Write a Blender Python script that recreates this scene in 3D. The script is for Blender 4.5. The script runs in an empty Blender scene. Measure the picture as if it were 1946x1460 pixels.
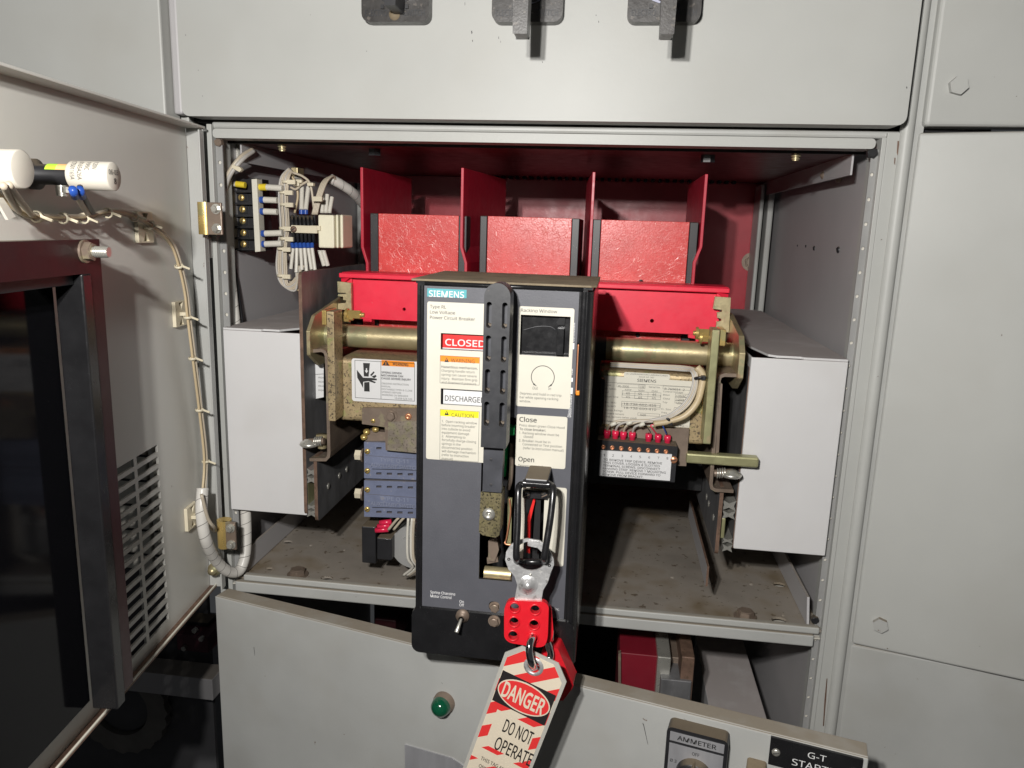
import bpy, math, random
from mathutils import Vector, geometry
random.seed(7)
S = bpy.context.scene
COL = S.collection
R_ = math.radians

# ---------------------------------------------------------------- camera, world, lamps, exposure
Z0 = 1.25
CAM = Vector((0, -.62, Z0))
YAW, PITCH, ROLL, FPX = 0.12897, 0.20274, 0.031004, 1448.5
_f = Vector((-math.sin(YAW)*math.cos(PITCH), math.cos(YAW)*math.cos(PITCH), -math.sin(PITCH)))
_r0 = Vector((math.cos(YAW), math.sin(YAW), 0)); _u0 = _r0.cross(_f)
_r = _r0*math.cos(ROLL) + _u0*math.sin(ROLL); _u = -_r0*math.sin(ROLL) + _u0*math.cos(ROLL)
cd = bpy.data.cameras.new('camera'); cam = bpy.data.objects.new('camera', cd); COL.objects.link(cam)
cd.sensor_width = 36; cd.lens = FPX/1946*36; cd.clip_start = .01; cd.clip_end = 60
from mathutils import Matrix
cam.matrix_world = Matrix(((_r.x, _u.x, -_f.x, CAM.x), (_r.y, _u.y, -_f.y, CAM.y), (_r.z, _u.z, -_f.z, CAM.z), (0, 0, 0, 1)))
S.camera = cam
wd = bpy.data.worlds.new('World'); S.world = wd; wd.use_nodes = True
wd.node_tree.nodes['Background'].inputs[0].default_value = (.93, .96, 1, 1)
wd.node_tree.nodes['Background'].inputs[1].default_value = .038
def lamp(name, loc, power, rad):
    l = bpy.data.lights.new(name, 'POINT'); l.energy = power; l.shadow_soft_size = rad; l.color = (1, .972, .935)
    o = bpy.data.objects.new(name, l); COL.objects.link(o); o.location = loc
lamp('torch_lamp', (-.105, -.70, Z0+.130), 16.4, .008)
lamp('flash_lamp', (-.076, -.70, Z0+.112), 8.8, .007)
S.view_settings.view_transform = 'Standard'; S.view_settings.look = 'None'
S.view_settings.exposure = 0; S.view_settings.gamma = 1
S.render.engine = 'CYCLES'

# ---------------------------------------------------------------- frames and mesh builder
class Frame:
    def __init__(s, O, U, V, N):
        s.O, s.U, s.V, s.N = Vector(O), Vector(U).normalized(), Vector(V).normalized(), Vector(N).normalized()
    def p(s, u, v, n=0): return s.O + s.U*u + s.V*v + s.N*n
    def px(s, x, y, n=0):
        d = _f*FPX + _r*(x-973) - _u*(y-730)
        t = ((s.O + s.N*n) - CAM).dot(s.N)/d.dot(s.N)
        w = CAM + d*t - s.O
        return (w.dot(s.U), w.dot(s.V))
    def at(s, x, y, n=0):
        u, v = s.px(x, y, n); return s.p(u, v, n)
W = Frame((0, 0, 0), (1, 0, 0), (0, 0, 1), (0, -1, 0))
def P(x, y, n=0): return W.at(x, y, n)
def scr(w):
    q = Vector(w)-CAM; z = q.dot(_f); return 973+FPX*q.dot(_r)/z, 730-FPX*q.dot(_u)/z
_tc = {}; _cap = []
import os
FONT = None
try:
    FONT = bpy.data.fonts.load(os.path.join(bpy.utils.system_resource('DATAFILES'), 'fonts', 'NotoSansHebrew-Regular.woff2'))
except Exception:
    FONT = None
def text_geo(s, bold=0):
    k = (s, bold)
    if k not in _tc:
        c = bpy.data.curves.new('t', 'FONT'); c.body = s; c.size = 1; c.offset = bold*.8; c.resolution_u = 2
        if FONT: c.font = FONT
        o = bpy.data.objects.new('t', c); COL.objects.link(o)
        dg = bpy.context.evaluated_depsgraph_get(); dg.update()
        m = o.evaluated_get(dg).to_mesh()
        vs = [tuple(v.co) for v in m.vertices]; fs = [tuple(p.vertices) for p in m.polygons]
        o.evaluated_get(dg).to_mesh_clear(); bpy.data.objects.remove(o); bpy.data.curves.remove(c)
        x0 = min(v[0] for v in vs); x1 = max(v[0] for v in vs)
        if s == 'H': return max(v[1] for v in vs)
        if not _cap: _cap.append(0); _cap[0] = text_geo('H')
        _tc[k] = ([((v[0]-x0)/(x1-x0), v[1]/_cap[0]) for v in vs], fs, (x1-x0)/_cap[0])
    return _tc[k]
def smooth_path(pts, k=6):
    pts = [Vector(p) for p in pts]
    if len(pts) < 3: return pts
    q = [pts[0]*2-pts[1]] + pts + [pts[-1]*2-pts[-2]]; out = []
    for i in range(1, len(q)-2):
        a, b, c, d = q[i-1:i+3]
        for j in range(k):
            t = j/k
            out.append(.5*((2*b) + (c-a)*t + (2*a-5*b+4*c-d)*t*t + (3*b-a-3*c+d)*t**3))
    out.append(pts[-1]); return out
def circ(cx, cy, r, n=20, ry=None, a0=0):
    return [(cx+r*math.cos(a0+2*math.pi*i/n), cy+(ry or r)*math.sin(a0+2*math.pi*i/n)) for i in range(n)]
def rrect(u0, u1, v0, v1, r, k=4):
    o = []
    for cx, cy, a in ((u1-r, v1-r, 0), (u0+r, v1-r, 90), (u0+r, v0+r, 180), (u1-r, v0+r, 270)):
        for j in range(k+1):
            t = R_(a+90*j/k); o.append((cx+r*math.cos(t), cy+r*math.sin(t)))
    return o
ORG = {}
class MB:
    def __init__(s): s.v, s.f, s.m, s.sm, s.mats = [], [], [], [], []
    def mi(s, m):
        if m not in s.mats: s.mats.append(m)
        return s.mats.index(m)
    def add(s, vs, fs, m, smooth=False):
        b = len(s.v); s.v += [tuple(v) for v in vs]; k = s.mi(m)
        for f in fs: s.f.append(tuple(i+b for i in f)); s.m.append(k); s.sm.append(smooth)
        return s
    def box(s, F, u0, u1, v0, v1, n0, n1, m):
        if u0 > u1: u0, u1 = u1, u0
        if v0 > v1: v0, v1 = v1, v0
        if n0 > n1: n0, n1 = n1, n0
        vs = [F.p(u, v, n) for n in (n0, n1) for v in (v0, v1) for u in (u0, u1)]
        return s.add(vs, [(0, 2, 3, 1), (4, 5, 7, 6), (0, 1, 5, 4), (2, 6, 7, 3), (0, 4, 6, 2), (1, 3, 7, 5)], m)
    def pb(s, x0, y0, x1, y1, n0, n1, m, F=W):
        a = F.px(x0, y0, n1); b = F.px(x1, y1, n1)
        return s.box(F, a[0], b[0], b[1], a[1], n0, n1, m)
    def prism(s, F, poly, n0, n1, m, holes=(), side=None, smooth=False):
        loops = [list(poly)] + [list(h) for h in holes]; side = side or m
        allp = [p for l in loops for p in l]
        if not holes and len(poly) <= 4: tris = [tuple(range(len(poly)))]
        else: tris = geometry.tessellate_polygon([[Vector((p[0], p[1], 0)) for p in l] for l in loops])
        def ori(t):
            a = 0; q = [allp[i] for i in t]
            for i in range(len(q)): a += q[i][0]*q[(i+1) % len(q)][1]-q[(i+1) % len(q)][0]*q[i][1]
            return tuple(t) if a > 0 else tuple(reversed(t))
        tris = [ori(t) for t in tris]
        s.add([F.p(p[0], p[1], n1) for p in allp], tris, m)
        s.add([F.p(p[0], p[1], n0) for p in allp], [tuple(reversed(t)) for t in tris], m)
        for li, l in enumerate(loops):
            k = len(l)
            a = sum(l[i][0]*l[(i+1) % k][1]-l[(i+1) % k][0]*l[i][1] for i in range(k))
            vs = [F.p(p[0], p[1], n0) for p in l] + [F.p(p[0], p[1], n1) for p in l]
            fs = [(i, (i+1) % k, (i+1) % k+k, i+k) for i in range(k)]
            if (a < 0) != (li > 0): fs = [tuple(reversed(f)) for f in fs]
            s.add(vs, fs, side, smooth)
        return s
    def pp(s, pts, n0, n1, m, F=W, holes=(), **k):
        return s.prism(F, [F.px(x, y, n1) for x, y in pts], n0, n1, m, [[F.px(x, y, n1) for x, y in h] for h in holes], **k)
    def cyl(s, a, b, r0, m, r1=None, seg=20, caps=True, capm=None):
        a, b = Vector(a), Vector(b); r1 = r0 if r1 is None else r1
        d = (b-a).normalized(); t = d.orthogonal().normalized(); w = d.cross(t)
        A = [a+(t*math.cos(2*math.pi*i/seg)+w*math.sin(2*math.pi*i/seg))*r0 for i in range(seg)]
        B = [b+(t*math.cos(2*math.pi*i/seg)+w*math.sin(2*math.pi*i/seg))*r1 for i in range(seg)]
        s.add(A+B, [(i, (i+1) % seg, (i+1) % seg+seg, i+seg) for i in range(seg)], m, seg > 8)
        if caps: s.add(A, [tuple(reversed(range(seg)))], capm or m); s.add(B, [tuple(range(seg))], capm or m)
        return s
    def lathe(s, a, d, prof, m, seg=24):          # prof: (distance along d, radius)
        a, d = Vector(a), Vector(d).normalized(); t = d.orthogonal().normalized(); w = d.cross(t); vs = []
        for h, r in prof:
            for i in range(seg): vs.append(a+d*h+(t*math.cos(2*math.pi*i/seg)+w*math.sin(2*math.pi*i/seg))*max(r, 1e-5))
        fs = []
        for j in range(len(prof)-1):
            for i in range(seg): fs.append((j*seg+i, j*seg+(i+1) % seg, (j+1)*seg+(i+1) % seg, (j+1)*seg+i))
        return s.add(vs, fs, m, True)
    def tube(s, pts, r, m, seg=10, k=6, flat=1):
        pts = smooth_path(pts, k) if k else [Vector(p) for p in pts]; vs = []; n = len(pts)
        t0 = (pts[1]-pts[0]).normalized(); up = t0.orthogonal().normalized()
        for i, p in enumerate(pts):
            t = (pts[min(i+1, n-1)]-pts[max(i-1, 0)]).normalized()
            up = (up-t*up.dot(t)).normalized(); w = t.cross(up)
            rr = r(i/(n-1)) if callable(r) else r
            for j in range(seg):
                a = 2*math.pi*j/seg; vs.append(p+(up*math.cos(a)+w*math.sin(a)*flat)*rr)
        fs = [(i*seg+j, i*seg+(j+1) % seg, (i+1)*seg+(j+1) % seg, (i+1)*seg+j) for i in range(n-1) for j in range(seg)]
        fs += [tuple(reversed(range(seg))), tuple(range((n-1)*seg, n*seg))]
        return s.add(vs, fs, m, True)
    def text(s, F, t, u, v, n, w, h, m, bold=0, th=.00012, vert=False):
        g, fs, _ = text_geo(t, bold)
        q = [(u+a*w, v+b*h) if not vert else (u-b*h, v+a*w) for a, b in g]
        return s.add([F.p(a, b, n+th) for a, b in q], fs, m)
    def pt(s, t, x, y, w, h, n, m, F=W, bold=0, dy=0):     # baseline-left pixel, width and cap height in pixels
        a = F.px(x, y, n); b = F.px(x+w, y+dy, n); c = F.px(x, y-h, n)
        return s.text(F, t, a[0], a[1], n, abs(b[0]-a[0]), abs(c[1]-a[1]), m, bold)
    def hexb(s, F, u, v, n, r, h, m, washer=0, rot=0):
        if washer: s.cyl(F.p(u, v, n), F.p(u, v, n+h*.25), washer, m, seg=18)
        s.cyl(F.p(u, v, n), F.p(u, v, n+h), r, m, r1=r*.97, seg=6)
        s.cyl(F.p(u, v, n+h), F.p(u, v, n+h*1.08), r*.8, m, r1=r*.7, seg=14)
        return s
    def screw(s, F, u, v, n, r, m, dark, rot=.6):
        s.lathe(F.p(u, v, n), F.N, [(0, r), (r*.3, r*.95), (r*.5, r*.7), (r*.55, 0)], m, 16)
        c, d = math.cos(rot), math.sin(rot); a, b = r*.75, r*.13
        q = [(-a, -b), (a, -b), (a, b), (-a, b)]
        s.prism(F, [(u+x*c-y*d, v+x*d+y*c) for x, y in q], n+r*.5, n+r*.58, dark)
        return s
    def build(s, name, parent=None, bevel=0, seg=2):
        me = bpy.data.meshes.new(name)
        if parent is not None: o0 = ORG[parent.name]
        else:
            xs = [v[0] for v in s.v]; ys = [v[1] for v in s.v]; zs = [v[2] for v in s.v]
            o0 = Vector(((min(xs)+max(xs))/2, (min(ys)+max(ys))/2, min(zs)))
        me.from_pydata([(v[0]-o0.x, v[1]-o0.y, v[2]-o0.z) for v in s.v], [], s.f)
        for m in s.mats: me.materials.append(m)
        me.polygons.foreach_set('material_index', s.m); me.polygons.foreach_set('use_smooth', s.sm)
        me.update()
        o = bpy.data.objects.new(name, me); COL.objects.link(o); ORG[o.name] = o0
        if parent is not None: o.parent = parent
        else: o.location = o0
        if bevel:
            b = o.modifiers.new('bevel', 'BEVEL'); b.width = bevel; b.segments = seg; b.limit_method = 'ANGLE'; b.angle_limit = R_(35); b.harden_normals = False
        return o
def tag(o, label, cat=None, group=None, kind=None):
    if label: o['label'] = label
    if cat: o['category'] = cat
    if group: o['group'] = group
    if kind: o['kind'] = kind
    return o
def thing(name, label, cat, loc, group=None):
    o = bpy.data.objects.new(name, None); COL.objects.link(o); o.location = loc; ORG[o.name] = Vector(loc); o.empty_display_size = .02
    return tag(o, label, cat, group)

# ---------------------------------------------------------------- materials
def mat(name, col, rough=.5, metal=0, var=.08, vs=25, speck=None, bump=0, bs=300, dust=0, coat=0, stretch=None, fibre=False, speck2=None, spec=.5, rv=.06, dustcol=(.20, .155, .10)):
    m = bpy.data.materials.new(name); m.use_nodes = True; T = m.node_tree; N = T.nodes; L = T.links; b = N['Principled BSDF']
    geo = N.new('ShaderNodeNewGeometry'); vec = geo.outputs['Position']
    if stretch:
        mp = N.new('ShaderNodeMapping'); mp.inputs['Scale'].default_value = stretch; L.new(vec, mp.inputs[0]); vec = mp.outputs[0]
    def noise(sc, det=4, rgh=.55, dist=0):
        n = N.new('ShaderNodeTexNoise'); n.inputs['Scale'].default_value = sc; n.inputs['Detail'].default_value = det
        n.inputs['Roughness'].default_value = rgh; n.inputs['Distortion'].default_value = dist; L.new(vec, n.inputs['Vector']); return n.outputs['Fac']
    def ramp(src, a, b_):
        r = N.new('ShaderNodeMapRange'); r.inputs['From Min'].default_value = a; r.inputs['From Max'].default_value = b_; r.clamp = True
        L.new(src, r.inputs['Value']); return r.outputs['Result']
    def mix(fac, a, c):
        x = N.new('ShaderNodeMix'); x.data_type = 'RGBA'
        L.new(fac, x.inputs['Factor'])
        for s_, v in ((x.inputs['A'], a), (x.inputs['B'], c)):
            if isinstance(v, tuple): s_.default_value = (*v, 1)
            else: L.new(v, s_)
        return x.outputs['Result']
    def math_(op, a, b_=None):
        x = N.new('ShaderNodeMath'); x.operation = op
        for i, v in enumerate((a, b_)):
            if v is None: continue
            if isinstance(v, (int, float)): x.inputs[i].default_value = v
            else: L.new(v, x.inputs[i])
        return x.outputs[0]
    lo = tuple(max(0, c*(1-var)) for c in col); hi = tuple(min(1, c*(1+var)) for c in col)
    c = mix(ramp(noise(vs, 5), .3, .7), lo, hi)
    if fibre:
        ln = None
        for sc_, ds_, c_ in ((62, .6, .5), (88, 1.0, .46), (74, .3, .55), (120, .8, .52)):
            l_ = ramp(math_('ABSOLUTE', math_('SUBTRACT', noise(sc_*1.5, 1, .4, ds_), c_)), .010, .002)
            l_ = math_('MULTIPLY', l_, ramp(noise(sc_*1.1+20, 2), .42, .62))
            ln = l_ if ln is None else math_('MAXIMUM', ln, l_)
        c = mix(math_('MULTIPLY', ln, .42), c, (.85, .45, .40))
    for sp in (speck, speck2):
        if sp: c = mix(math_('MULTIPLY', ramp(noise(sp[1], 3, .6), sp[2], sp[2]+(sp[4] if len(sp) > 4 else .04)), sp[3] if len(sp) > 3 else 1.0), c, sp[0])
    if dust:
        sx = N.new('ShaderNodeSeparateXYZ'); L.new(geo.outputs['Normal'], sx.inputs[0])
        d = math_('MULTIPLY', ramp(sx.outputs['Z'], .55, .9), ramp(noise(34, 3), -.25, .5)); d = math_('MULTIPLY', d, dust)
        c = mix(d, c, dustcol)
        L.new(math_('ADD', math_('MULTIPLY', d, .5), rough), b.inputs['Roughness'])
    else:
        r0 = ramp(noise(vs*3.1, 4), .3, .7)
        L.new(math_('ADD', math_('MULTIPLY', r0, rv*2), rough-rv), b.inputs['Roughness'])
    L.new(c, b.inputs['Base Color']); b.inputs['Metallic'].default_value = metal; b.inputs['Specular IOR Level'].default_value = spec
    if coat: b.inputs['Coat Weight'].default_value = coat; b.inputs['Coat Roughness'].default_value = .08
    if bump:
        bp = N.new('ShaderNodeBump'); bp.inputs['Distance'].default_value = .001; bp.inputs['Strength'].default_value = bump
        h = noise(bs, 4)
        if fibre: h = math_('ADD', math_('MULTIPLY', h, .4), ln)
        L.new(h, bp.inputs['Height']); L.new(bp.outputs[0], b.inputs['Normal'])
    return m
GREY = mat('grey_enamel', (.415, .42, .40), .46, spec=.38, var=.075, vs=5, speck=((.10, .07, .05), 150, .745), speck2=((.33, .31, .27), 7, .50, .30, .3), bump=.07, bs=260, dust=.55)
GREYD = mat('worn_grey_enamel', (.395, .40, .385), .45, var=.09, vs=9, speck=((.12, .07, .04), 110, .72), speck2=((.30, .28, .24), 12, .48, .35, .3), bump=.06, bs=400, dust=.75)
BOXG = mat('pale_grey_enamel', (.60, .595, .595), .5, var=.04, vs=7, speck2=((.46, .44, .41), 10, .50, .35, .3), speck=((.2, .15, .1), 90, .765), bump=.03, bs=500, dust=.75, dustcol=(.31, .265, .25))
WALLG = mat('inner_grey_enamel', (.40, .39, .395), .5, var=.06, vs=9, bump=.04, dust=.6)
DOORI = mat('door_inside_enamel', (.55, .54, .50), .36, var=.05, vs=7, speck=((.12, .09, .06), 60, .74), bump=.04, bs=400, dust=.2)  # lightened in colour to stand in for bounce light on the open door
STRP = mat('shaded_strip', (.27, .27, .265), .5, var=.08, vs=30)  # darker grey carries the shade of the side-facing post strips
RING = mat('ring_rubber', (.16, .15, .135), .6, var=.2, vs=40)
SHELF = mat('dusty_shelf', (.27, .24, .205), .6, var=.22, vs=14, speck=((.09, .065, .04), 130, .63, .8), speck2=((.15, .11, .06), 14, .50, .8, .2), bump=.1, bs=300)
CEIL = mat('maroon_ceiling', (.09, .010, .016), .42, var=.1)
MAROON = mat('maroon_board', (.024, .005, .007), .42, var=.1, bump=.05)
REDW = mat('red_wall', (.40, .030, .045), .38, var=.12, vs=20, bump=.08, bs=200)
RED = mat('red_polyester', (.80, .020, .055), .42, var=.07, vs=40, bump=.05, speck=((.75, .25, .25), 120, .74, .6))
REDDK = mat('red_barrier', (.44, .010, .032), .42, var=.1, vs=40, bump=.05)
FIB = mat('red_fibre_board', (.62, .064, .060), .3, var=.09, vs=45, bump=.22, bs=600, fibre=True, rv=.04)
BLK = mat('black_enamel', (.012, .012, .013), .24, var=.2, vs=60, bump=.03, speck=((.10, .09, .08), 140, .76, .5), rv=.05)
BLKM = mat('black_moulding', (.016, .016, .018), .42, var=.2, vs=60, dust=.6, speck=((.12, .10, .075), 110, .70, .5))
VOID = mat('black_body_and_gap_shade', (.006, .006, .007), .7)  # plain black for the breaker body; also painted shade in gaps
RUBB = mat('black_rubber_grip', (.030, .031, .035), .42, var=.15, vs=80, bump=.04, speck=((.16, .13, .10), 130, .71, .5))
GDST = mat('grip_dust', (.13, .105, .08), .8, var=.2)
RUB2 = mat('worn_grip', (.055, .057, .066), .4, var=.2, vs=80, bump=.04, speck=((.16, .13, .10), 130, .71, .5))
COVG = mat('charcoal_enamel', (.088, .090, .104), .5, var=.07, vs=30, bump=.12, bs=900, speck=((.2, .19, .17), 160, .765, .6))
TAN = mat('dusty_top', (.21, .165, .105), .75, var=.2, vs=60, bump=.15, bs=500, speck=((.06, .05, .04), 100, .66, .6))
CREAM = mat('cream_label', (.62, .595, .51), .5, var=.035, vs=30, speck=((.45, .40, .30), 55, .72, .6))
WHITE = mat('white_label', (.66, .66, .66), .45, var=.02)
INK = mat('black_ink', (.02, .02, .02), .5)
INKG = mat('grey_ink', (.06, .06, .058), .5)
WINK = mat('white_ink', (.75, .75, .75), .5)
REDI = mat('red_indicator', (.68, .022, .02), .4, var=.03)
ORAN = mat('orange_print', (.80, .25, .012), .45, var=.03)
YELL = mat('yellow_print', (.80, .72, .02), .45, var=.03)
TEAL = mat('teal_print', (.08, .36, .40), .4, var=.03)
GRNP = mat('green_plastic', (.01, .42, .11), .35)
ZINC = mat('yellow_zinc', (.46, .39, .23), .40, .62, .16, 60, speck=((.32, .34, .20), 40, .56, .6), speck2=((.40, .25, .17), 55, .60, .5), bump=.08, bs=500)
ZSPK = mat('speckled_zinc', (.39, .30, .17), .45, .35, .22, 90, speck=((.07, .055, .04), 520, .565, .85), speck2=((.30, .34, .12), 50, .58, .5), bump=.15, bs=500, dust=.5)
ZGRN = mat('greenish_zinc', (.36, .35, .19), .4, .5, .14, 50, speck=((.10, .09, .06), 500, .66, .9), speck2=((.48, .34, .22), 45, .62, .5), bump=.06)
ZDRK = mat('dirty_zinc', (.21, .18, .10), .42, .5, .25, 90, speck=((.03, .028, .02), 650, .54, .85), speck2=((.32, .28, .13), 300, .56, .4), bump=.15)
ZMOT = mat('mottled_zinc', (.26, .22, .18), .45, .4, .25, 60, speck=((.33, .33, .14), 130, .46, .5, .2), speck2=((.06, .05, .035), 520, .57, .6), bump=.12)
SWPL = mat('switch_plastic', (.042, .039, .037), .34, var=.2, vs=90, bump=.08, bs=700, speck=((.16, .14, .12), 200, .62, .5))
ZBRN = mat('brown_zinc', (.24, .185, .145), .45, .45, .2, 40, speck=((.36, .33, .2), 60, .6, .5), bump=.08)
ZIRI = mat('iridescent_zinc', (.58, .42, .15), .3, .6, .3, 30, speck=((.40, .42, .22), 45, .55, .6), bump=.05)
DSTL = mat('dark_galvanised', (.17, .17, .175), .48, .4, .3, 60, stretch=(1, 1, .45), speck=((.22, .22, .23), 110, .62, .6), bump=.06)
COPE = mat('rusty_edge', (.17, .105, .075), .55, .3, .3, 120, speck=((.12, .08, .05), 250, .6))
STEEL = mat('plated_steel', (.55, .54, .49), .3, .7, .1, 60)
CHROM = mat('chrome', (.72, .72, .73), .07, 1, .02)
ALU = mat('scuffed_aluminium', (.50, .50, .50), .38, .5, .2, 70, speck=((.22, .21, .20), 170, .57, .6), speck2=((.68, .67, .65), 260, .60, .6), bump=.4, bs=350)
HRED = mat('red_vinyl', (.62, .012, .022), .33, var=.04, vs=60)
TAGC = mat('tag_cream', (.68, .60, .47), .42, var=.03, coat=.35)
TAGR = mat('tag_red', (.70, .036, .036), .42, var=.03, coat=.35)
TAGK = mat('tag_black', (.02, .018, .018), .4, coat=.35)
LAMI = mat('laminate', (.42, .41, .37), .22, var=.05)
BLUE = mat('slate_blue_moulding', (.135, .155, .235), .6, var=.12, vs=80, speck=((.28, .26, .25), 160, .64, .5), bump=.1, dust=.5)
NYL = mat('nylon', (.62, .56, .42), .45, var=.1)
WIRE = mat('beige_wire', (.46, .40, .31), .42, var=.1)
WIRT = mat('tan_wire', (.50, .40, .25), .42, var=.1)
WIRG = mat('grey_wire', (.42, .40, .37), .42, var=.1)
WIRD = mat('grey_seam', (.16, .15, .14), .6)
SPIR = mat('spiral_wrap', (.60, .58, .54), .35, var=.06)
SLEV = mat('white_sleeve', (.60, .575, .51), .42, var=.04)
BLUL = mat('blue_lug', (.02, .07, .32), .35)
YELL2 = mat('yellow_lug', (.72, .55, .04), .35)
REDL = mat('red_lug', (.66, .02, .07), .25)
COPP = mat('copper', (.62, .28, .15), .35, .6)
CERA = mat('ceramic', (.64, .60, .52), .42, var=.03)
GREENL = mat('green_lens', (.004, .075, .035), .12, var=.1, coat=.5)
BRSH = mat('brushed_plate', (.45, .45, .47), .38, .5, .18, 60, stretch=(1, 1, .15), bump=.06)
LILAC = mat('lilac_plate', (.32, .33, .42), .5, .2)
GLASS = mat('dark_pane', (.004, .004, .005), .08, var=0, spec=.14, rv=.01)
MOTR = mat('motor_grey', (.40, .40, .39), .4, .4, .1)
LIMEP = mat('lime_sticker', (.45, .75, .05), .5)
PEACH = mat('orange_sticker', (.80, .50, .20), .5)
PURP = mat('plum_board', (.075, .02, .03), .5)
BLUE2 = mat('slate_blue_embossing', (.21, .23, .31), .55, var=.1)
REDL2 = mat('deep_red_board', (.17, .008, .018), .45, var=.12, bump=.05)
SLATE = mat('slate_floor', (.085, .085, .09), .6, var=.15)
CARD = mat('card_cream', (.72, .68, .52), .5, var=.04)

# ================================================================= the cabinet
cab = thing('switchgear_cabinet', 'open grey steel switchgear cubicle with punched corner posts around the circuit breaker', 'cabinet', (-.08, .2, Z0-.75))
ZB = Z0-.75
uL = W.px(405, 300, 0)[0]; uR = W.px(1668, 320, 0)[0]      # opening sides
zT = W.px(1000, 272, 0)[1]                                   # under the top lip
zS = W.px(1128, 1155, .004)[1]                               # shelf front edge
# posts
b = MB()
b.box(W, W.px(396, 300)[0], W.px(405, 300)[0], ZB, W.px(396, 236)[1], -.03, .001, GREY)
hz = [W.px(411, y)[1] for y in (308, 351)]; st = hz[0]-hz[1]
c0, c1 = W.px(405.5, 300)[0], W.px(418, 300)[0]
ztop = W.px(405, 262)[1]
holes = []; z = hz[0]
while z > ZB+.02: holes.append(circ((c0+c1)/2, z, .0016, 10)); z -= st
def perforated(m_, ua_, ub_, zs_, off, r_):
    zt__ = ztop
    for i_, z_ in enumerate(zs_):
        zb__ = z_-st/2 if i_ < len(zs_)-1 else ZB
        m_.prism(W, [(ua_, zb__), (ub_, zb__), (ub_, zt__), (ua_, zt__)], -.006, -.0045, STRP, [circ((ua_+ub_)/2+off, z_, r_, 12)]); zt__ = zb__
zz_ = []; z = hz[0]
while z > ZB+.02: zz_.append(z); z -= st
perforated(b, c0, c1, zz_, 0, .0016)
b.box(W, c0+.0008, c1-.0008, ZB, ztop-.004, -.0068, -.0061, SLEV)  # pale backing added so the punched holes read bright
b.box(W, W.px(373, 300, .0)[0], W.px(391, 300, .0)[0], ZB, W.px(380, 247)[1], -.03, -.004, GREY)
b.build('left_post', cab, .0012)
b = MB()
e0, e1 = W.px(1655, 330)[0], W.px(1668, 330)[0]
perforated(b, e0, e1, [z0 for z0 in [W.px(1657, 331)[1]-i*st for i in range(34)] if z0 > ZB+.01], -.0002, .0014)
b.box(W, e0+.0008, e1-.0008, ZB, ztop-.004, -.0068, -.0061, SLEV)  # added bright strip behind the holes, in place of the lit wall
b.box(W, W.px(1668, 330)[0], W.px(1677, 330)[0], ZB, W.px(1668, 262)[1], -.03, .001, GREY)
b.box(W, W.px(1678, 330)[0], W.px(1707, 330)[0], ZB, W.px(1690, 252)[1], -.03, .000, GREY)
b.box(W, W.px(1707, 330)[0]+.0002, W.px(1716, 330)[0], ZB, W.px(1690, 252)[1], -.03, -.0035, VOID)  # black strip standing in for shade in the post seam
b.build('right_post', cab, .0014)
b = MB()   # rounded corner trim between the two cubicles
x0, x1 = W.px(1713, 330, .004)[0], W.px(1722, 330, .004)[0]
xm = (x0+x1)/2
b.cyl((xm, .001, ZB), (xm, .001, Z0+.5), .0050, GREY, seg=24)
b.box(W, xm+.0048, xm+.0115, ZB, Z0+.5, -.03, -.001, GREYD)
b.build('corner_trim', cab)
b = MB()   # strip between the two upper doors on the left
b.box(W, W.px(339, 100)[0]-.004, W.px(347, 100)[0], W.px(345, 236)[1], Z0+.5, -.02, -.004, GREY)
b.build('divider_strip', cab, .001)
b = MB()
r0, r1 = W.px(500, 244.6)[1], W.px(500, 231)[1]
b.box(W, W.px(398, 240)[0], W.px(1720, 240)[0], r0, r1, -.02, -.003, GREYD); b.build('top_rail', cab, .002)
b = MB()
l0, l1 = W.px(500, 264)[1], W.px(500, 246)[1]
b.prism(W, rrect(W.px(405, 252)[0], W.px(1664, 268)[0], l0, l1, .003), -.018, .001, GREY); b.build('top_lip', cab, .0018)
b = MB()
b.box(W, uL-.06, uR+.08, r1+.0005, r1+.02, -.04, -.012, VOID); b.build('door_gap_shade', cab)  # black bar painted in for the shade of the gap under the door
# inner box
yb = -.42
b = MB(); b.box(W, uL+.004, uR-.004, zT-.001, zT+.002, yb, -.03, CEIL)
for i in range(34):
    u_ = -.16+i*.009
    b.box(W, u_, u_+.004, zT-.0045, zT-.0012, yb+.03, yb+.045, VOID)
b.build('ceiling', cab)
b = MB()
b.box(W, uL-.002, uR+.002, zT-.0015, zT+.004, -.030, -.026, VOID); b.build('ceiling_gap_shade', cab)  # black strip in place of the shaded gap at the ceiling front
b = MB(); b.box(W, uL, uR, zS-.02, zT, yb-.004, yb, REDW)
b.build('back_barrier', cab)
b = MB()
q = W.px(1427, 498, yb)
b.hexb(W, q[0], q[1], yb, .0085, .006, ZBRN, .012)
b.build('back_bolt', cab)
b = MB(); b.box(W, uL-.008, uL-.006, zS-.3, zT+.01, yb, -.01, WALLG); b.build('left_wall', cab)
b = MB(); b.box(W, uR+.004, uR+.006, zS-.3, zT+.01, yb, -.01, WALLG)
FR = Frame((uR+.004, 0, 0), (0, 1, 0), (0, 0, 1), (-1, 0, 0))
for x, y, r in ((1516, 467, .0012), (1532, 468, .0016), (1548, 472, .0024), (1594, 475, .0030), (1631, 493, .002), (1642, 396, .002)):
    q = FR.px(x, y, 0); b.screw(FR, q[0], q[1], .0001, r, BLKM, VOID)
b.build('right_wall', cab)
b = MB()   # rear corner channel on the right, and one on the left
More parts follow.
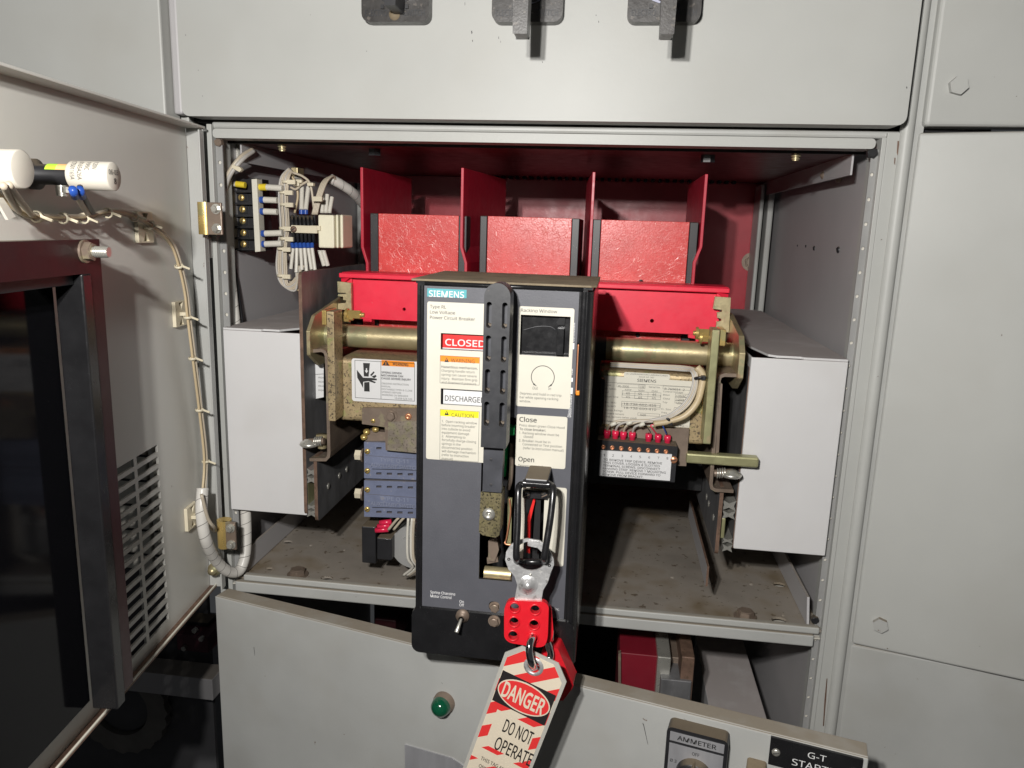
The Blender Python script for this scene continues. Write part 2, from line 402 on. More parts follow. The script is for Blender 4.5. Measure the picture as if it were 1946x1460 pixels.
for s_, ub in ((1, uR), (-1, uL-.006)):
    for k, (d0, d1, n_) in enumerate(((.000, .009, yb+.05), (.011, .018, yb+.045))):
        a = ub-s_*d0-s_*.002; c = ub-s_*d1
        b.box(W, min(a, c), max(a, c), zS, zT-.004, yb+.001, n_, GREYD)
    b.build('rear_channel', cab, .002); b = MB()
b = MB()   # gussets under the ceiling
for s_, ub, xa in ((1, uL-.002, 480), (-1, uR+.002, 1655)):
    Fg = Frame((ub+s_*.012, 0, 0), (0, 1, 0), (0, 0, 1), (s_, 0, 0))
    b.prism(Fg, [(.028, zT-.0), (.40, zT-.0), (.40, zT-.017), (.028, zT-.017)], 0, .0015, WALLG)
    b.build('ceiling_angle', cab); b = MB()
b = MB()
for x, y in ((712, 281), (1346, 292)):
    p = P(x, y, -.06); p.z = zT-.001; b.cyl(p, p-Vector((0, 0, .006)), .0058, BLKM, seg=6); b.build('ceiling_bolt', cab); b = MB()
for x, y in ((536, 274), (1513, 291)):
    b = MB(); p = P(x, y, -.032)
    for k in range(4): b.lathe(p+Vector((0, 0, .003-k*.0022)), (0, 0, -1), [(0, .0042-k*.0005), (.0008, .0050-k*.0005), (.0016, .0042-k*.0005)], ZINC, 14)
    b.cyl(p+Vector((0, 0, .004)), p-Vector((0, 0, .006)), .0025, ZINC, seg=12)
    b.build('spring_screw', cab)
# shelf
sh = MB()
slots = []
def fl(x, y, z):                                              # pixel to point on horizontal plane z
    d = _f*FPX + _r*(x-973) - _u*(y-730); t = (z-CAM.z)/d.z; return CAM+d*t
FS = Frame((0, 0, zS-.003), (1, 0, 0), (0, 1, 0), (0, 0, 1))
def hole(x, y, a, bb):
    p = fl(x, y, zS-.003); slots.append(circ(p.x, p.y, a, 14, bb))
for x, y, a, bb in ((547, 1030, .0055, .0038), (590, 1037, .002, .002), (654, 1046, .0016, .0016), (512, 1081, .004, .003), (621, 1100, .0055, .005), (1277, 1098, .0022, .002), (1352, 1109, .0014, .0014), (1427, 1111, .002, .002), (1481, 1111, .0062, .0048), (1481, 1179, .0068, .006), (1488, 1170, .0014, .0014), (1165, 1098, .003, .002)):
    hole(x, y, a, bb)
sh.prism(FS, [(uL+.0, -.001), (uR, -.001), (uR, .418), (uL, .418)], -.002, 0, SHELF, slots)
sh.box(FS, uL, uR, .0, .3, -.009, -.008, SLEV)
shp = sh.build('shelf', cab)
b = MB()
for x, y in ((566, 1093), (1416, 1173)):
    p = fl(x, y, zS-.003); b.hexb(FS, p.x, p.y, 0, .0075, .006, ZBRN, .0098); b.build('shelf_bolt', shp, .0004); b = MB()
z1 = W.px(1128, 1169, .004)[1]; z2 = W.px(1128, 1190, .004)[1]
b = MB(); b.box(W, uL+.012, uR-.002, z1+.0008, zS, -.003, .003, GREY); b.build('shelf_lip', cab, .0012)
b = MB(); b.box(W, uL+.004, uR-.006, z2, z1, -.015, .004, GREYD); b.build('lower_rail', cab, .0012)
b = MB()   # angles along the shelf sides
for s_, ub in ((1, uL+.010), (-1, uR-.010)):
    Fg = Frame((ub, 0, 0), (0, 1, 0), (0, 0, 1), (s_, 0, 0))
    b.prism(Fg, [(.004, zS-.002), (.40, zS-.002), (.40, zS+.020), (.012, zS+.020)], -.001, .001, WALLG)
    b.build('shelf_angle', cab); b = MB()
b = MB()
q = W.px(1547, 1175, -.006); b.hexb(W, q[0], q[1], -.006, .0035, .004, BLKM); b.build('corner_bolt', cab); b = MB()
q = W.px(1657, 291, -.004); b.hexb(W, q[0], q[1], -.006, .0042, .004, BLKM); b.build('corner_bolt', cab); b = MB()
q = W.px(416, 271, -.004); b.hexb(W, q[0], q[1], -.006, .0035, .004, ZBRN)
b.build('corner_bolt', cab)
b = MB(); q = FR.px(1598, 334, 0)
b.lathe(FR.p(q[0], q[1], 0), FR.N, [(0, .006), (.003, .006), (.004, .0035), (.010, .0035), (.011, .0046), (.015, .0046), (.017, .002), (.018, 0)], ZBRN, 14)
b.build('wall_stud', cab)
b = MB()   # lower compartment back and walls
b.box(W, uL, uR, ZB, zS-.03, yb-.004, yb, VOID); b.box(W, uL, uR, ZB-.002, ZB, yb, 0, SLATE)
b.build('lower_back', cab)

for (pts, nn) in (([(1706, 268), (1708.5, 268), (1709, 285), (1706, 296), (1704.5, 290)], .0004), ([(1571, 1290), (1572.5, 1290), (1570, 1330), (1568, 1352), (1566, 1380), (1564, 1380), (1567, 1330)], .0004), ([(1700, 300), (1702, 300), (1701, 314), (1699.5, 310)], .0004)):
    b = MB(); b.pp(pts, .0002, .0006, COPE); b.build('rust_mark', cab)
# neighbouring cubicle front on the left, seen past the open door and through its louvres
nb = thing('side_cubicle', 'grey neighbouring cubicle glimpsed behind the louvres of the open left door', 'cabinet', P(200, 1100, 0))
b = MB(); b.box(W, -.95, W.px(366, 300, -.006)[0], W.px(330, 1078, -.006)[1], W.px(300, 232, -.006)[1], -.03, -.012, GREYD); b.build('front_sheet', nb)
b = MB()  # pale bars added close behind the louvres to give lit patches
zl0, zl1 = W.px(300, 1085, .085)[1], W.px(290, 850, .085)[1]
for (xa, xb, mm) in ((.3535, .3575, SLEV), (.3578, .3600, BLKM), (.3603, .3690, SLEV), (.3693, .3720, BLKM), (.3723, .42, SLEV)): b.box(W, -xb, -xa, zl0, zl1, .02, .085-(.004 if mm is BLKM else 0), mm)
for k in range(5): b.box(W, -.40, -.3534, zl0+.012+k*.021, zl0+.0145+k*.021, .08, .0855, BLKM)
b.build('lit_patch_bars', nb, .001)
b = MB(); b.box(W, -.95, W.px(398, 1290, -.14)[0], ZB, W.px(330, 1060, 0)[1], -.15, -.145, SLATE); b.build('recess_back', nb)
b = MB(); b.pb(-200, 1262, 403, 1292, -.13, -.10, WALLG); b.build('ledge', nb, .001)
b = MB()
cc = W.px(232, 1342, -.135); 
b.prism(W, [(cc[0]+(.060+.0020*math.cos(k*7.5*math.pi/12))*math.cos(k*math.pi/30), cc[1]+(.060+.0020*math.cos(k*7.5*math.pi/12))*math.sin(k*math.pi/30)) for k in range(60)], -.14, -.13, RING, [circ(cc[0], cc[1], .036, 40)])
b.cyl(W.p(cc[0], cc[1], -.143), W.p(cc[0], cc[1], -.136), .034, SLATE, seg=40); b.build('scalloped_ring', nb, .001)
b = MB(); b.pb(335, 1205, 396, 1242, -.12, -.08, PURP); b.pb(352, 1180, 396, 1204, -.12, -.10, BLKM)
for x, y in ((352, 1230), (372, 1196), (385, 1212)):
    q = W.px(x, y, -.08); b.hexb(W, q[0], q[1], -.08, .003, .004, STEEL)
b.build('terminal_board', nb, .0008)

# ---------------------------------------------------------------- closed doors around the opening
up = thing('upper_door', 'wide pale grey door above the open cubicle, carrying three black rotary switches', 'cabinet door', P(1030, 240, 0))
b = MB(); a0 = W.px(346, 218, .02); a1 = W.px(1721, 245, .02)
b.prism(W, rrect(a0[0], a1[0], a0[1]-.001, Z0+.34, .006), -.0, .02, GREY); b.build('door_panel', up, .0035, 3)
for (x, y, w_, h_) in ((895, 59, 3, 6), (897, 76, 2, 4), (947, 70, 1.5, 5), (951, 78, 1, 4), (1132, 28, 1.5, 3), (1137, 40, 1.5, 4), (883, 5, 1, 6), (696, 97, 1.5, 1.5), (376, 133, 1.5, 1.5), (384, 182, 1.5, 1.5), (352, 66, 1.5, 2), (1722, 165, 2.5, 4), (1030, 117, 1.5, 3)):
    b = MB(); b.pp([(x, y), (x+w_*.7, y-h_*.1), (x+w_, y+h_*.7), (x+w_*.3, y+h_)], .0200, .02006, INKG); b.build('paint_chip', up)
ul = thing('upper_door', 'grey closed door top left, above the swung-open left door', 'cabinet door', P(200, 215, 0))
b = MB(); a0 = W.px(308, 100, .022)[0]; a1 = W.px(340, 110, .012)[0]; zz = W.px(320, 214, .02)[1]
b.box(W, -.95, a0, zz-.02, Z0+.34, 0, .022, GREY); b.build('door_panel', ul, .0015)
b = MB(); b.box(W, a0+.0005, a1, zz, Z0+.34, 0, .011, WALLG); b.build('edge_flange', ul, .002)
def angled(h, zt, zb_, ang, length):
    a = R_(ang); O = (h[0], h[1], 0); return Frame(O, (math.cos(a), -math.sin(a), 0), (0, 0, 1), (-math.sin(a), -math.cos(a), 0))
XR = W.px(1740, 300, 0)[0]
d1 = thing('side_door', 'grey closed door top right with one painted hexagonal bolt', 'cabinet door', P(1850, 236, 0))
F1 = angled((XR+.001, -.006), 0, 0, 2, .4)
b = MB(); z_ = F1.px(1800, 240, 0)[1]
b.box(F1, .000, .4, z_, Z0+.4, -.02, 0, GREY); b.build('door_panel', d1, .003, 3)
b = MB(); q = F1.px(1819, 164, 0); b.cyl(F1.p(q[0], q[1], 0), F1.p(q[0], q[1], .0045), .0066, GREY, seg=6); b.build('bolt_head', d1, .0004)
d2 = thing('side_door', 'tall grey door right of the breaker, slightly ajar, one painted bolt near its bottom', 'cabinet door', P(1780, 1230, 0))
F2 = angled((XR-.0005, -.002), 0, 0, 15.5, .4)
zt2 = F2.px(1760, 252, 0)[1]; zb2 = F2.px(1610, 1222, 0)[1]
b = MB(); b.box(F2, .0, .4, zb2, zt2, -.018, 0, GREY); b.build('door_panel', d2, .0022, 3)
b = MB(); q = F2.px(1673, 1186, 0); b.cyl(F2.p(q[0], q[1], 0), F2.p(q[0], q[1], .0042), .0062, GREYD, seg=6); b.build('bolt_head', d2, .0004)
d3 = thing('side_door', 'lower right grey door with rust-brown stained top left corner', 'cabinet door', P(1780, 1400, 0))
F3 = angled((XR-.001, -.000), 0, 0, 12.5, .4)
b = MB(); b.box(F3, .0, .4, ZB, zb2-.0016, -.018, -.001, GREYD); b.build('door_panel', d3, .0022, 3)

# ---------------------------------------------------------------- rotary switches on the upper door
def rotary(px0, px1, label, hx=None):
    n0 = .0205
    a = W.px(px0, 42, n0+.010); c = W.px(px1, 42, n0+.010); w = c[0]-a[0]; zb = a[1]; um = (a[0]+c[0])/2
    t = thing('rotary_switch', label, 'switch', W.p(um, zb, .02), 'rotary switches on the upper door')
    m = MB(); m.prism(W, rrect(a[0], c[0], zb, zb+w*1.05, .006), n0, n0+.010, SWPL); m.build('escutcheon', t, .0012)
    m = MB(); m.prism(W, circ(um, zb+w*.60, w*.37, 28), n0+.010, n0+.0108, LILAC if hx else BLKM)
    for s_ in (-1, 1): m.box(W, um+s_*w*.18-.0012, um+s_*w*.18+.0012, zb+w*.17, zb+w*.225, n0+.0108, n0+.0118, BLKM)
    m.build('dial', t)
    m = MB()
    m.text(W, 'ELECTRO', um-w*.44, zb+.0040, n0+.0102, w*.33, .0042, RUBB, .01, .0005)
    m.text(W, 'SWITCH', um+w*.13, zb+.0040, n0+.0102, w*.31, .0042, RUBB, .01, .0005)
    m.build('lettering', t)
    m = MB()
    if hx:
        n2 = n0+.075; p0 = W.px(hx[0], hx[2], n2); p1 = W.px(hx[1], hx[2], n2)
        hw = (p1[0]-p0[0])/2; hc = (p0[0]+p1[0])/2; z0 = p0[1]
        m.prism(W, [(hc-hw, z0), (hc+hw, z0), (hc+hw*1.25, z0+.06), (hc-hw*1.25, z0+.06)], n2-.016, n2, SWPL)
        m.build('handle', t, .002, 3)
        m = MB(); m.cyl(W.p(hc, z0+.045, n0+.010), W.p(hc, z0+.045, n2-.017), .009, BLKM, seg=24); m.build('hub', t)
    else:
        m.lathe(W.p(um-.0, zb+w*.62, n0+.0108), W.N, [(0, .018), (.020, .016), (.024, .012), (.026, 0)], BLKM, 28)
        q = W.px(742, 14, .05); m.prism(W, [(q[0]-.003, q[1]), (q[0]+.005, q[1]), (q[0]+.006, q[1]+.02), (q[0]-.004, q[1]+.02)], n0+.012, .055, BLKM)
        m.build('knob', t, .001)
        m = MB(); q = W.px(749, 27, n0+.011); m.lathe(W.p(q[0], q[1], n0+.010), W.N, [(0, .0042), (.0008, .004), (.0012, 0)], TAN, 18); m.build('brass_plug', t)
rotary(687, 815, 'black rotary switch with a round copper plug below its knob, leftmost of three')
rotary(934, 1068, 'black rotary switch with long pistol handle, middle of the three above the breaker', (974, 1001, 64))
rotary(1191, 1331, 'black rotary switch with long pistol handle, rightmost of the three on the upper door', (1254, 1281, 65))

# ---------------------------------------------------------------- left door, swung open
hinge = W.at(391, 700, .01)
ad = R_(83.2)
FD = Frame((-.3372, -.012, 0), (math.cos(ad), -math.sin(ad), 0), (0, 0, 1), (math.sin(ad), math.cos(ad), 0))
dzt = Z0+.0722; dzb = Z0-.3297; DL = .62; SK = -.014
ld = thing('left_door', 'grey steel door swung wide open at the left, louvred, with a maroon-framed dark window', 'cabinet door', FD.p(0, dzb, 0))
q0 = FD.px(259.5, 872, SK)[0]; q1 = FD.px(299, 843, SK)[0]; q2 = FD.px(253.5, 872, SK)[0]; wslot = q0-q1
vt = FD.px(299, 845, SK)[1]; vb = FD.px(326, 1170, SK)[1]; pit = (vt-vb)/15.6
hl = []
for c_ in range(3):
    ua = q1+c_*(wslot+abs(q2-q0)); ub = ua+wslot
    for k in range(16):
        v1 = vt-k*pit; hl.append([(ua, v1-pit*.64), (ub, v1-pit*.64), (ub, v1), (ua, v1)])
b = MB(); b.prism(FD, [(0.003, dzb), (DL, dzb), (DL, dzt), (.003, dzt)], SK-.0018, SK, DOORI, hl); b.build('door_skin', ld)
b = MB()
b.box(FD, 0.003, DL, dzt-.0018, dzt, SK, .002, DOORI); b.build('top_flange', ld, .0004)
b = MB(); b.box(FD, 0.003, DL, dzb, dzb+.0014, SK, -.0075, COPE); b.box(FD, .003, DL, dzb+.0014, dzb+.0030, -.0090, -.0076, CREAM); b.build('bottom_flange', ld, .0004)
b = MB(); b.box(FD, .0015, .003, dzb, dzt, SK, -.000, GREYD); b.box(FD, .003, .010, dzb, dzt-.003, -.0015, .0, GREYD); b.build('hinge_flange', ld, .0006)
# window frame
NP = .016
um = FD.px(192, 500, NP)[0]; ub0 = FD.px(159, 560, NP)[0]; vtop = FD.px(186, 455, NP)[1]; vop = FD.px(157, 521, NP)[1]; vbot = FD.px(208, 1366, NP)[1]
b = MB()
b.prism(FD, [(um, vbot+.006), (ub0, vbot+.006), (ub0, vop), (DL-.05, vop), (DL-.05, vtop), (um, vtop)], NP-.004, NP, MAROON)
mb_ = b.build('maroon_board', ld, .0006)
b = MB(); b.box(FD, um+.002, DL-.052, vtop-.003, vtop-.001, SK+.0001, NP-.0042, GREYD)
b.build('board_bracket', ld)
b = MB()
dd = abs(FD.px(107, 560, 0)[0]-FD.px(159, 560, 0)[0])
b.box(FD, ub0-.0085, ub0+.0012, vbot, vop-.0, NP-.0155, NP+.0007, BLK)
b.build('window_jamb', ld, .001)
b = MB(); b.box(FD, ub0+.0014, DL-.05, vbot+.006, vop+.001, NP-.0185, NP-.0165, GLASS); b.build('dark_pane', ld)
b = MB(); b.box(FD, ub0+.0014, DL-.05, vop-.006, vop, NP-.0163, NP-.0042, BLKM); b.build('window_head', ld, .0006)
b = MB(); q = FD.px(160, 478, NP)
b.hexb(FD, q[0], q[1], NP, .0055, .0050, ZBRN, .0065); b.cyl(FD.p(q[0], q[1], NP), FD.p(q[0], q[1], NP+.014), .0028, STEEL, seg=12)
for k in range(7): b.lathe(FD.p(q[0], q[1], NP+.006+k*.0011), FD.N, [(0, .0028), (.0005, .0033), (.001, .0028)], STEEL, 12)
b.build('stud', ld)
# hinges
def hinge_(x0, y0, x1, y1, name_lab, k=.020):
    t = thing('hinge_bracket', name_lab, 'hinge', P(x0, y1, .004), 'zinc hinge brackets at the left post')
    m = MB(); a = W.px(x0, y0, .012+k); c = W.px(x1, y1, .012+k); w = c[0]-a[0]
    m.cyl(W.p(a[0]+.0062, c[1], .0100+k), W.p(a[0]+.0062, a[1], .0100+k), .0062, ZIRI, seg=24); m.build('knuckle', t)
    m = MB(); m.box(W, a[0]+.0062, c[0], c[1], a[1], .0125+k, .0150+k, ZBRN); lf_ = m.build('leaf', t, .0006)
    m = MB()
    for y in (.2, .8): m.hexb(W, c[0]-.004, a[1]+(c[1]-a[1])*y, .0150+k, .0030, .004, STEEL, .004); m.build('bolt_head', lf_); m = MB()
hinge_(374, 384, 426, 447, 'gold iridescent hinge bracket near the top of the left post')
hinge_(411, 988, 452, 1043, 'brown tarnished hinge bracket low on the left post beside the wrapped cable')
b = MB(); b.pb(359, 450, 393, 492, -.004, .012, GREYD); tag(b.build('hinge_pin_block', bevel=.0015), 'small pale grey block on the left post under the gold hinge', 'latch block')

# wiring on the door
wh = thing('door_harness', 'beige wire loom tied along the inside of the open left door', 'wiring', FD.p(.05, dzb, 0))
path = [(-30, 352), (36, 400), (68, 411), (118, 413), (164, 412), (205, 402), (246, 408), (285, 428), (323, 462), (340, 507), (351, 556), (356, 600), (366, 680), (378, 776), (388, 872), (385, 935)]
def dp(x, y, n=-.004): return FD.at(x, y, n)
for k, (o, mt_) in enumerate((((0, 0), WIRT), ((4.5, -2.5), WIRE), ((1.5, 4), WIRE))):
    b = MB(); b.tube([dp(x+o[0], y+o[1], -.004+(k == 2)*-.002) for x, y in path], .0011, mt_, 8); b.build('wire', wh)
b = MB()
for (x, y) in ((68, 411), (118, 414), (158, 414), (203, 404), (253, 411), (284, 427), (338, 505), (355, 602), (364, 680), (377, 778), (389, 876)):
    i = min(range(len(path)), key=lambda k: abs(path[k][0]-x)+abs(path[k][1]-y)); i = max(1, min(i, len(path)-2))
    d = (dp(*path[i+1])-dp(*path[i-1])).normalized(); c = dp(x+2, y+1)
    b.lathe(c-d*.0009, d, [(0, .0026), (0, .0034), (.0018, .0034), (.0018, .0026)], NYL, 12)
    b.cyl(c+FD.N*.003, c+FD.N*.0085-Vector((0, 0, .002)), .0009, NYL, seg=6); b.build('cable_tie', wh); b = MB()
for (x, y, s_) in ((272, 432, .011), (340, 596, .010), (362, 981, .010)):
    b = MB(); u, v = FD.px(x, y, SK+.001)
    b.prism(FD, [(u-s_, v-s_), (u+s_, v-s_), (u+s_, v+s_), (u-s_, v+s_)], SK+.0002, SK+.003, NYL, [[(u-s_*.4, v-s_*.9), (u+s_*.4, v-s_*.9), (u, v-s_*.3)], [(u-s_*.4, v+s_*.9), (u, v+s_*.3), (u+s_*.4, v+s_*.9)]])
    b.box(FD, u-s_*.35, u+s_*.35, v-.0015, v+.0015, SK+.003, SK+.008, NYL); b.build('tie_mount', wh, .0004)
sw = thing('wrapped_cable', 'white spiral-wrapped cable looping from the open door into the cabinet at lower left', 'cable', P(430, 1100, .01))
def spiral(pts, r, parent, m=SPIR, pitch=.0105):
    pp_ = smooth_path(pts, 14); b_ = MB(); b_.tube(pp_, r, m, 14, k=0); b_.build('wrap', parent)
    g = MB(); L = 0; ring = []
    up_ = None
    for i in range(1, len(pp_)-1):
        L += (pp_[i]-pp_[i-1]).length; t = (pp_[i+1]-pp_[i-1]).normalized()
        if up_ is None: up_ = t.orthogonal().normalized()
        up_ = (up_-t*up_.dot(t)).normalized(); w = t.cross(up_)
        ring.append((L, pp_[i], up_.copy(), w))
    out = []; Lm = ring[-1][0]; s0 = 0
    n = int(Lm/pitch*14); j = 0
    for k in range(n):
        l = k*pitch/14
        while j < len(ring)-2 and ring[j+1][0] < l: j += 1
        f = (l-ring[j][0])/max(1e-6, ring[j+1][0]-ring[j][0]); c = ring[j][1].lerp(ring[j+1][1], max(0, min(1, f)))
        a = 2*math.pi*k/14; out.append(c+(ring[j][2]*math.cos(a)+ring[j][3]*math.sin(a))*r*1.0)
    if len(out) > 3: g.tube(out, r*.06, WIRD, 4, k=0); g.build('wrap_seam', parent)
spiral([dp(385, 928, .0), dp(383, 975, .001), dp(391, 1025, .003), P(410, 1064, .036), P(434, 1086, .02), P(455, 1084, .008), P(466, 1055, .0), P(468, 1010, -.006), P(466, 950, -.010)], .0048, sw)
b = MB(); b.tube([dp(383, 940, .005), dp(395, 985, .007), dp(407, 1003, .008), P(408, 1010, .02), P(400, 1003, .03)], .0014, WIRE, 8); b.build('stray_wire', sw)
b = MB(); q = P(410, 1080, .024); b.lathe(q, (0, -1, 0), [(0, .006), (.003, .006), (.003, .0035), (.008, .0035), (.009, 0)], ZINC, 14); b.build('cable_stud', sw)

# ceramic fuse holders on the door
def fuse(bx_, by_, xe, r1, r2, lab, stick):
    u, v = FD.px(bx_, by_, SK)
    t = thing('fuse_holder', lab, 'fuse', FD.p(u, v, SK), 'white capped fuse holders on the open door')
    n = SK
    while scr(FD.p(u, v, n))[0] < xe and n < .4: n += .001
    L = n-SK; a = FD.p(u, v, SK)
    m = MB(); m.lathe(a, FD.N, [(0, r1*1.5), (.004, r1*1.5), (.005, r1), (L*.52, r1), (L*.52, 0)], BLKM, 28); m.build('base', t)
    m = MB(); m.lathe(a+FD.N*(L*.50), FD.N, [(0, r2*.9), (.001, r2), (L*.49, r2), (L*.5, r2*.93), (L*.5, 0)], CERA, 36); cc_ = m.build('ceramic_cap', t)
    if stick:
        m = MB(); Fc = FD; k0 = L*.24
        for (c0_, c1_, mt_) in ((k0, k0+L*.125, LIMEP), (k0+L*.125, k0+L*.25, PEACH)):
            vs = []; 
            for i in range(7):
                an = R_(25+i*11)
                for nn in (c0_, c1_): vs.append(FD.p(u+(r1+.0004)*math.cos(an), v+(r1+.0004)*math.sin(an), SK+nn))
            m.add(vs, [(2*i, 2*i+1, 2*i+3, 2*i+2) for i in range(6)], mt_, True)
        m.build('sticker', t)
        m = MB()
        for li, (s_, ww) in enumerate((('CTS01165A', 1.0), ('0165A26A', 1.0), ('199C', .55), ('120V', .5))):
            g, fs, _ = text_geo(s_, 0); hh = .0024; Wd = .011*ww; st_ = L*(.57+li*.085)
            vs = []
            for (gx, gy) in g:
                an = R_(62)-(gx*Wd)/r2; vs.append(FD.p(u+(r2+.0003)*math.cos(an), v+(r2+.0003)*math.sin(an), SK+st_+gy*hh))
            m.add(vs, fs, INKG)
        Fe = Frame(a+FD.N*(L+.0002), -FD.U, (0, 0, 1), FD.N)
        m.text(Fe, '06-03', -.006, .001, 0, .010, .0026, INK, 0, .0001); m.text(Fe, '8', -.001, -.004, 0, .0025, .003, INK, .02, .0001)
        m.build('lettering', cc_)
    m = MB(); c = a+FD.N*(L*.36)
    m.cyl(c-Vector((0, 0, r1)), c-Vector((0, 0, r1+.006)), .003, STEEL, seg=10)
    m.hexb(FS if False else Frame(c-Vector((0, 0, r1+.001)), (1, 0, 0), (0, 1, 0), (0, 0, -1)), .004, 0, 0, .0034, .003, STEEL)
    m.build('clamp_screw', t)
    return t
fuse(58, 331, 214, .0056, .0079, 'white ceramic-capped fuse holder with lime and orange stickers on the open door', True)
fuse(-85, 318, 42, .0066, .0092, 'white ceramic-capped fuse holder cut off by the left edge of the picture', False)
b = MB()
for (x, y, x2, y2) in ((140, 358, 168, 408), (152, 356, 176, 404), (16, 350, 60, 408), (6, 352, 36, 402)):
    b.tube([FD.at(x, y, .028), FD.at((x+x2)/2-2, (y+y2)/2, .018), FD.at(x2, y2, -.002)], .0016, WIRE if x != 152 else BLKM, 8)
for (x, y, c) in ((140, 360, BLUL), (153, 360, BLUL)): b.tube([FD.at(x-2, y, .030), FD.at(x+3, y+14, .026)], .0021, c, 10)
b.prism(FD, [FD.px(-8, 380, .01), FD.px(4, 376, .01), FD.px(28, 412, .01), FD.px(14, 418, .01)], .009, .0105, SLEV)
tag(b.build('fuse_leads'), 'short leads and blue lugs dropping from the fuse holders to the door loom', 'wiring')

# ================================================================= inside left: terminal block, relays, looms
tb = thing('terminal_block', 'black barrier terminal block with five brass screws and a cream marker strip', 'terminal block', P(465, 480, -.06))
nT = -.05
b = MB(); b.pp([(441, 345), (482, 338), (492, 476), (446, 480)], nT-.03, nT, BLKM)
for y in (364, 387, 410, 432, 453, 474): b.pp([(446, y-2), (490, y-2), (490, y+2), (446, y+2)], nT, nT+.008, BLKM)
tbb = b.build('body', tb, .0008)
for x, y in ((460, 376), (462, 398), (462.5, 420), (463.5, 442.6), (464, 464)):
    b = MB(); q = W.px(x, y, nT); b.box(W, q[0]-.0045, q[0]+.0045, q[1]-.0035, q[1]+.0035, nT, nT+.0012, BLKM); b.screw(W, q[0], q[1], nT+.001, .0030, ZIRI, INK, 1.4); b.build('terminal_screw', tbb)
b = MB(); b.pp([(478, 341), (488, 340), (495, 478), (485, 479)], nT, nT+.010, CREAM); b.build('marker_strip', tb, .0005)
def lug(p0, p1, p2, r, col, parent, sl=SLEV, txt=False):
    m = MB(); m.cyl(p0, p1, r, col, seg=12); m.cyl(p1, p2, r*.92, sl, seg=12); return m.build('wire_lug', parent)
for (x, y, c, x2, dy) in ((490, 356, YELL2, 537, 2), (494, 380, BLUL, 527, 1), (494, 402, BLUL, 527, 1), (496, 444, BLUL, 537, -1), (496, 464, BLUL, 536, -1)):
    lug(P(x, y, -.045), P(x+(17 if c is YELL2 else 8), y, -.045), P(x2, y+dy, -.045), .0030, c, tb)
lug(P(466, 352, -.04), P(449, 350, -.04), P(441, 349, -.04), .0027, YELL2, tb)
il = thing('inner_loom', 'beige wire bundle with cream ties hanging beside the terminal block', 'wiring', P(540, 550, -.06))
for k in range(6):
    dx = (k-2.5)*3.1; b = MB()
    b.tube([P(552+dx*.4, 320+k, -.055), P(541+dx, 340, -.05), P(538+dx, 380, -.048-.002*(k % 2)), P(541+dx, 430, -.048-.002*(k % 2)), P(536+dx, 470, -.05), P(535+dx*1.2, 510, -.05), P(541+dx*.8, 545-abs(dx)*.7, -.05), P(562, 540-dx*1.5, -.05), P(570+dx, 505, -.05)], .0010, WIRE if k % 3 else WIRG, 7); b.build('wire', il)
for (x, y) in ((545, 346), (540, 366), (541, 389), (540, 434), (541, 453.5), (536, 473), (536, 524)):
    b = MB(); p = P(x, y, -.050); b.lathe(p-Vector((0, 0, .0012)), (0, 0, 1), [(0, .0035), (0, .0045), (.0024, .0045), (.0024, .0035)], NYL, 12)
    b.box(W, p.x+.003, p.x+.0105, p.z-.0022, p.z+.0016, .050-.096, .050-.0935, NYL); b.build('cable_tie', il)
rl = thing('relay_stack', 'stack of black ribbed relay discs clamped by a steel strap', 'relay', P(575, 465, -.06))
b = MB()
for k in range(6):
    x = 556+k*7.5; a = P(x, 411+k*.3, -.05); c = P(x+3, 462, -.05)
    b.tube([P(x, 411, -.062), P(x-1, 416, -.05), P(x+1, 436, -.046), P(x+3, 457, -.05), P(x+4, 462, -.062)], .0015, BLKM, 8)
b.pb(551, 409, 600, 463, -.085, -.055, BLKM); b.build('disc_stack', rl)
b = MB(); b.pb(553, 428, 602, 444, -.047, -.042, NYL); q = W.px(558, 436, -.042); b.screw(W, q[0], q[1], -.042, .003, COPE, INK); b.build('strap', rl, .0004)
for k in range(2): lug(P(573+k*8, 407, -.05), P(573+k*8, 399, -.05), P(574+k*12, 356, -.06), .0022, BLUL, rl)
for k in range(6):
    lug(P(555+k*7.6, 463, -.052), P(557+k*7.2, 472, -.05), P((553, 563, 574, 583, 592, 599)[k], (511, 518, 513, 520, 512, 516)[k], -.05+(k % 2)*.003), .0018, BLUL, rl)
for k, (p_) in enumerate((((548, 330), (560, 344), (566, 372), (560, 405)), ((556, 328), (576, 336), (590, 352), (597, 400)), ((548, 478), (556, 492), (570, 498), (590, 492)), ((566, 520), (580, 538), (574, 552), (556, 548)), ((548, 538), (562, 530), (578, 524), (592, 508)), ((552, 356), (562, 360), (572, 352), (584, 345)))):
    b = MB(); b.tube([P(x, y, -.058+.004*(k % 2)) for x, y in p_], .0011, WIRT if k % 3 == 0 else WIRE, 7); b.build('jumper_wire', rl)
for (x, y) in ((566, 344), (588, 350), (561, 350), (572, 528), (558, 540)):
    b = MB(); b.pb(x-5, y-3, x+7, y+4, -.055, -.050, NYL); b.build('cable_tie', rl, .0006)
b = MB(); b.pb(553, 318, 566, 352, -.09, -.075, ZINC); b.cyl(P(562, 338, -.07), P(575, 338, -.07), .003, STEEL, seg=10); b.build('stack_post', rl, .0006)
rc = thing('relay_card', 'three cream plastic cards standing beside the black relay discs', 'relay', P(625, 472, -.06))
for x0, x1 in ((604, 635), (637.5, 643), (645.5, 652)):
    b = MB(); b.pb(x0, 408, x1, 472, -.075, -.045+(x0 > 630)*-.004, CARD); b.build('card', rc, .0012)
l2 = thing('upper_loom', 'beige wires and wrapped conduit arching over the relay cards', 'wiring', P(620, 400, -.08))
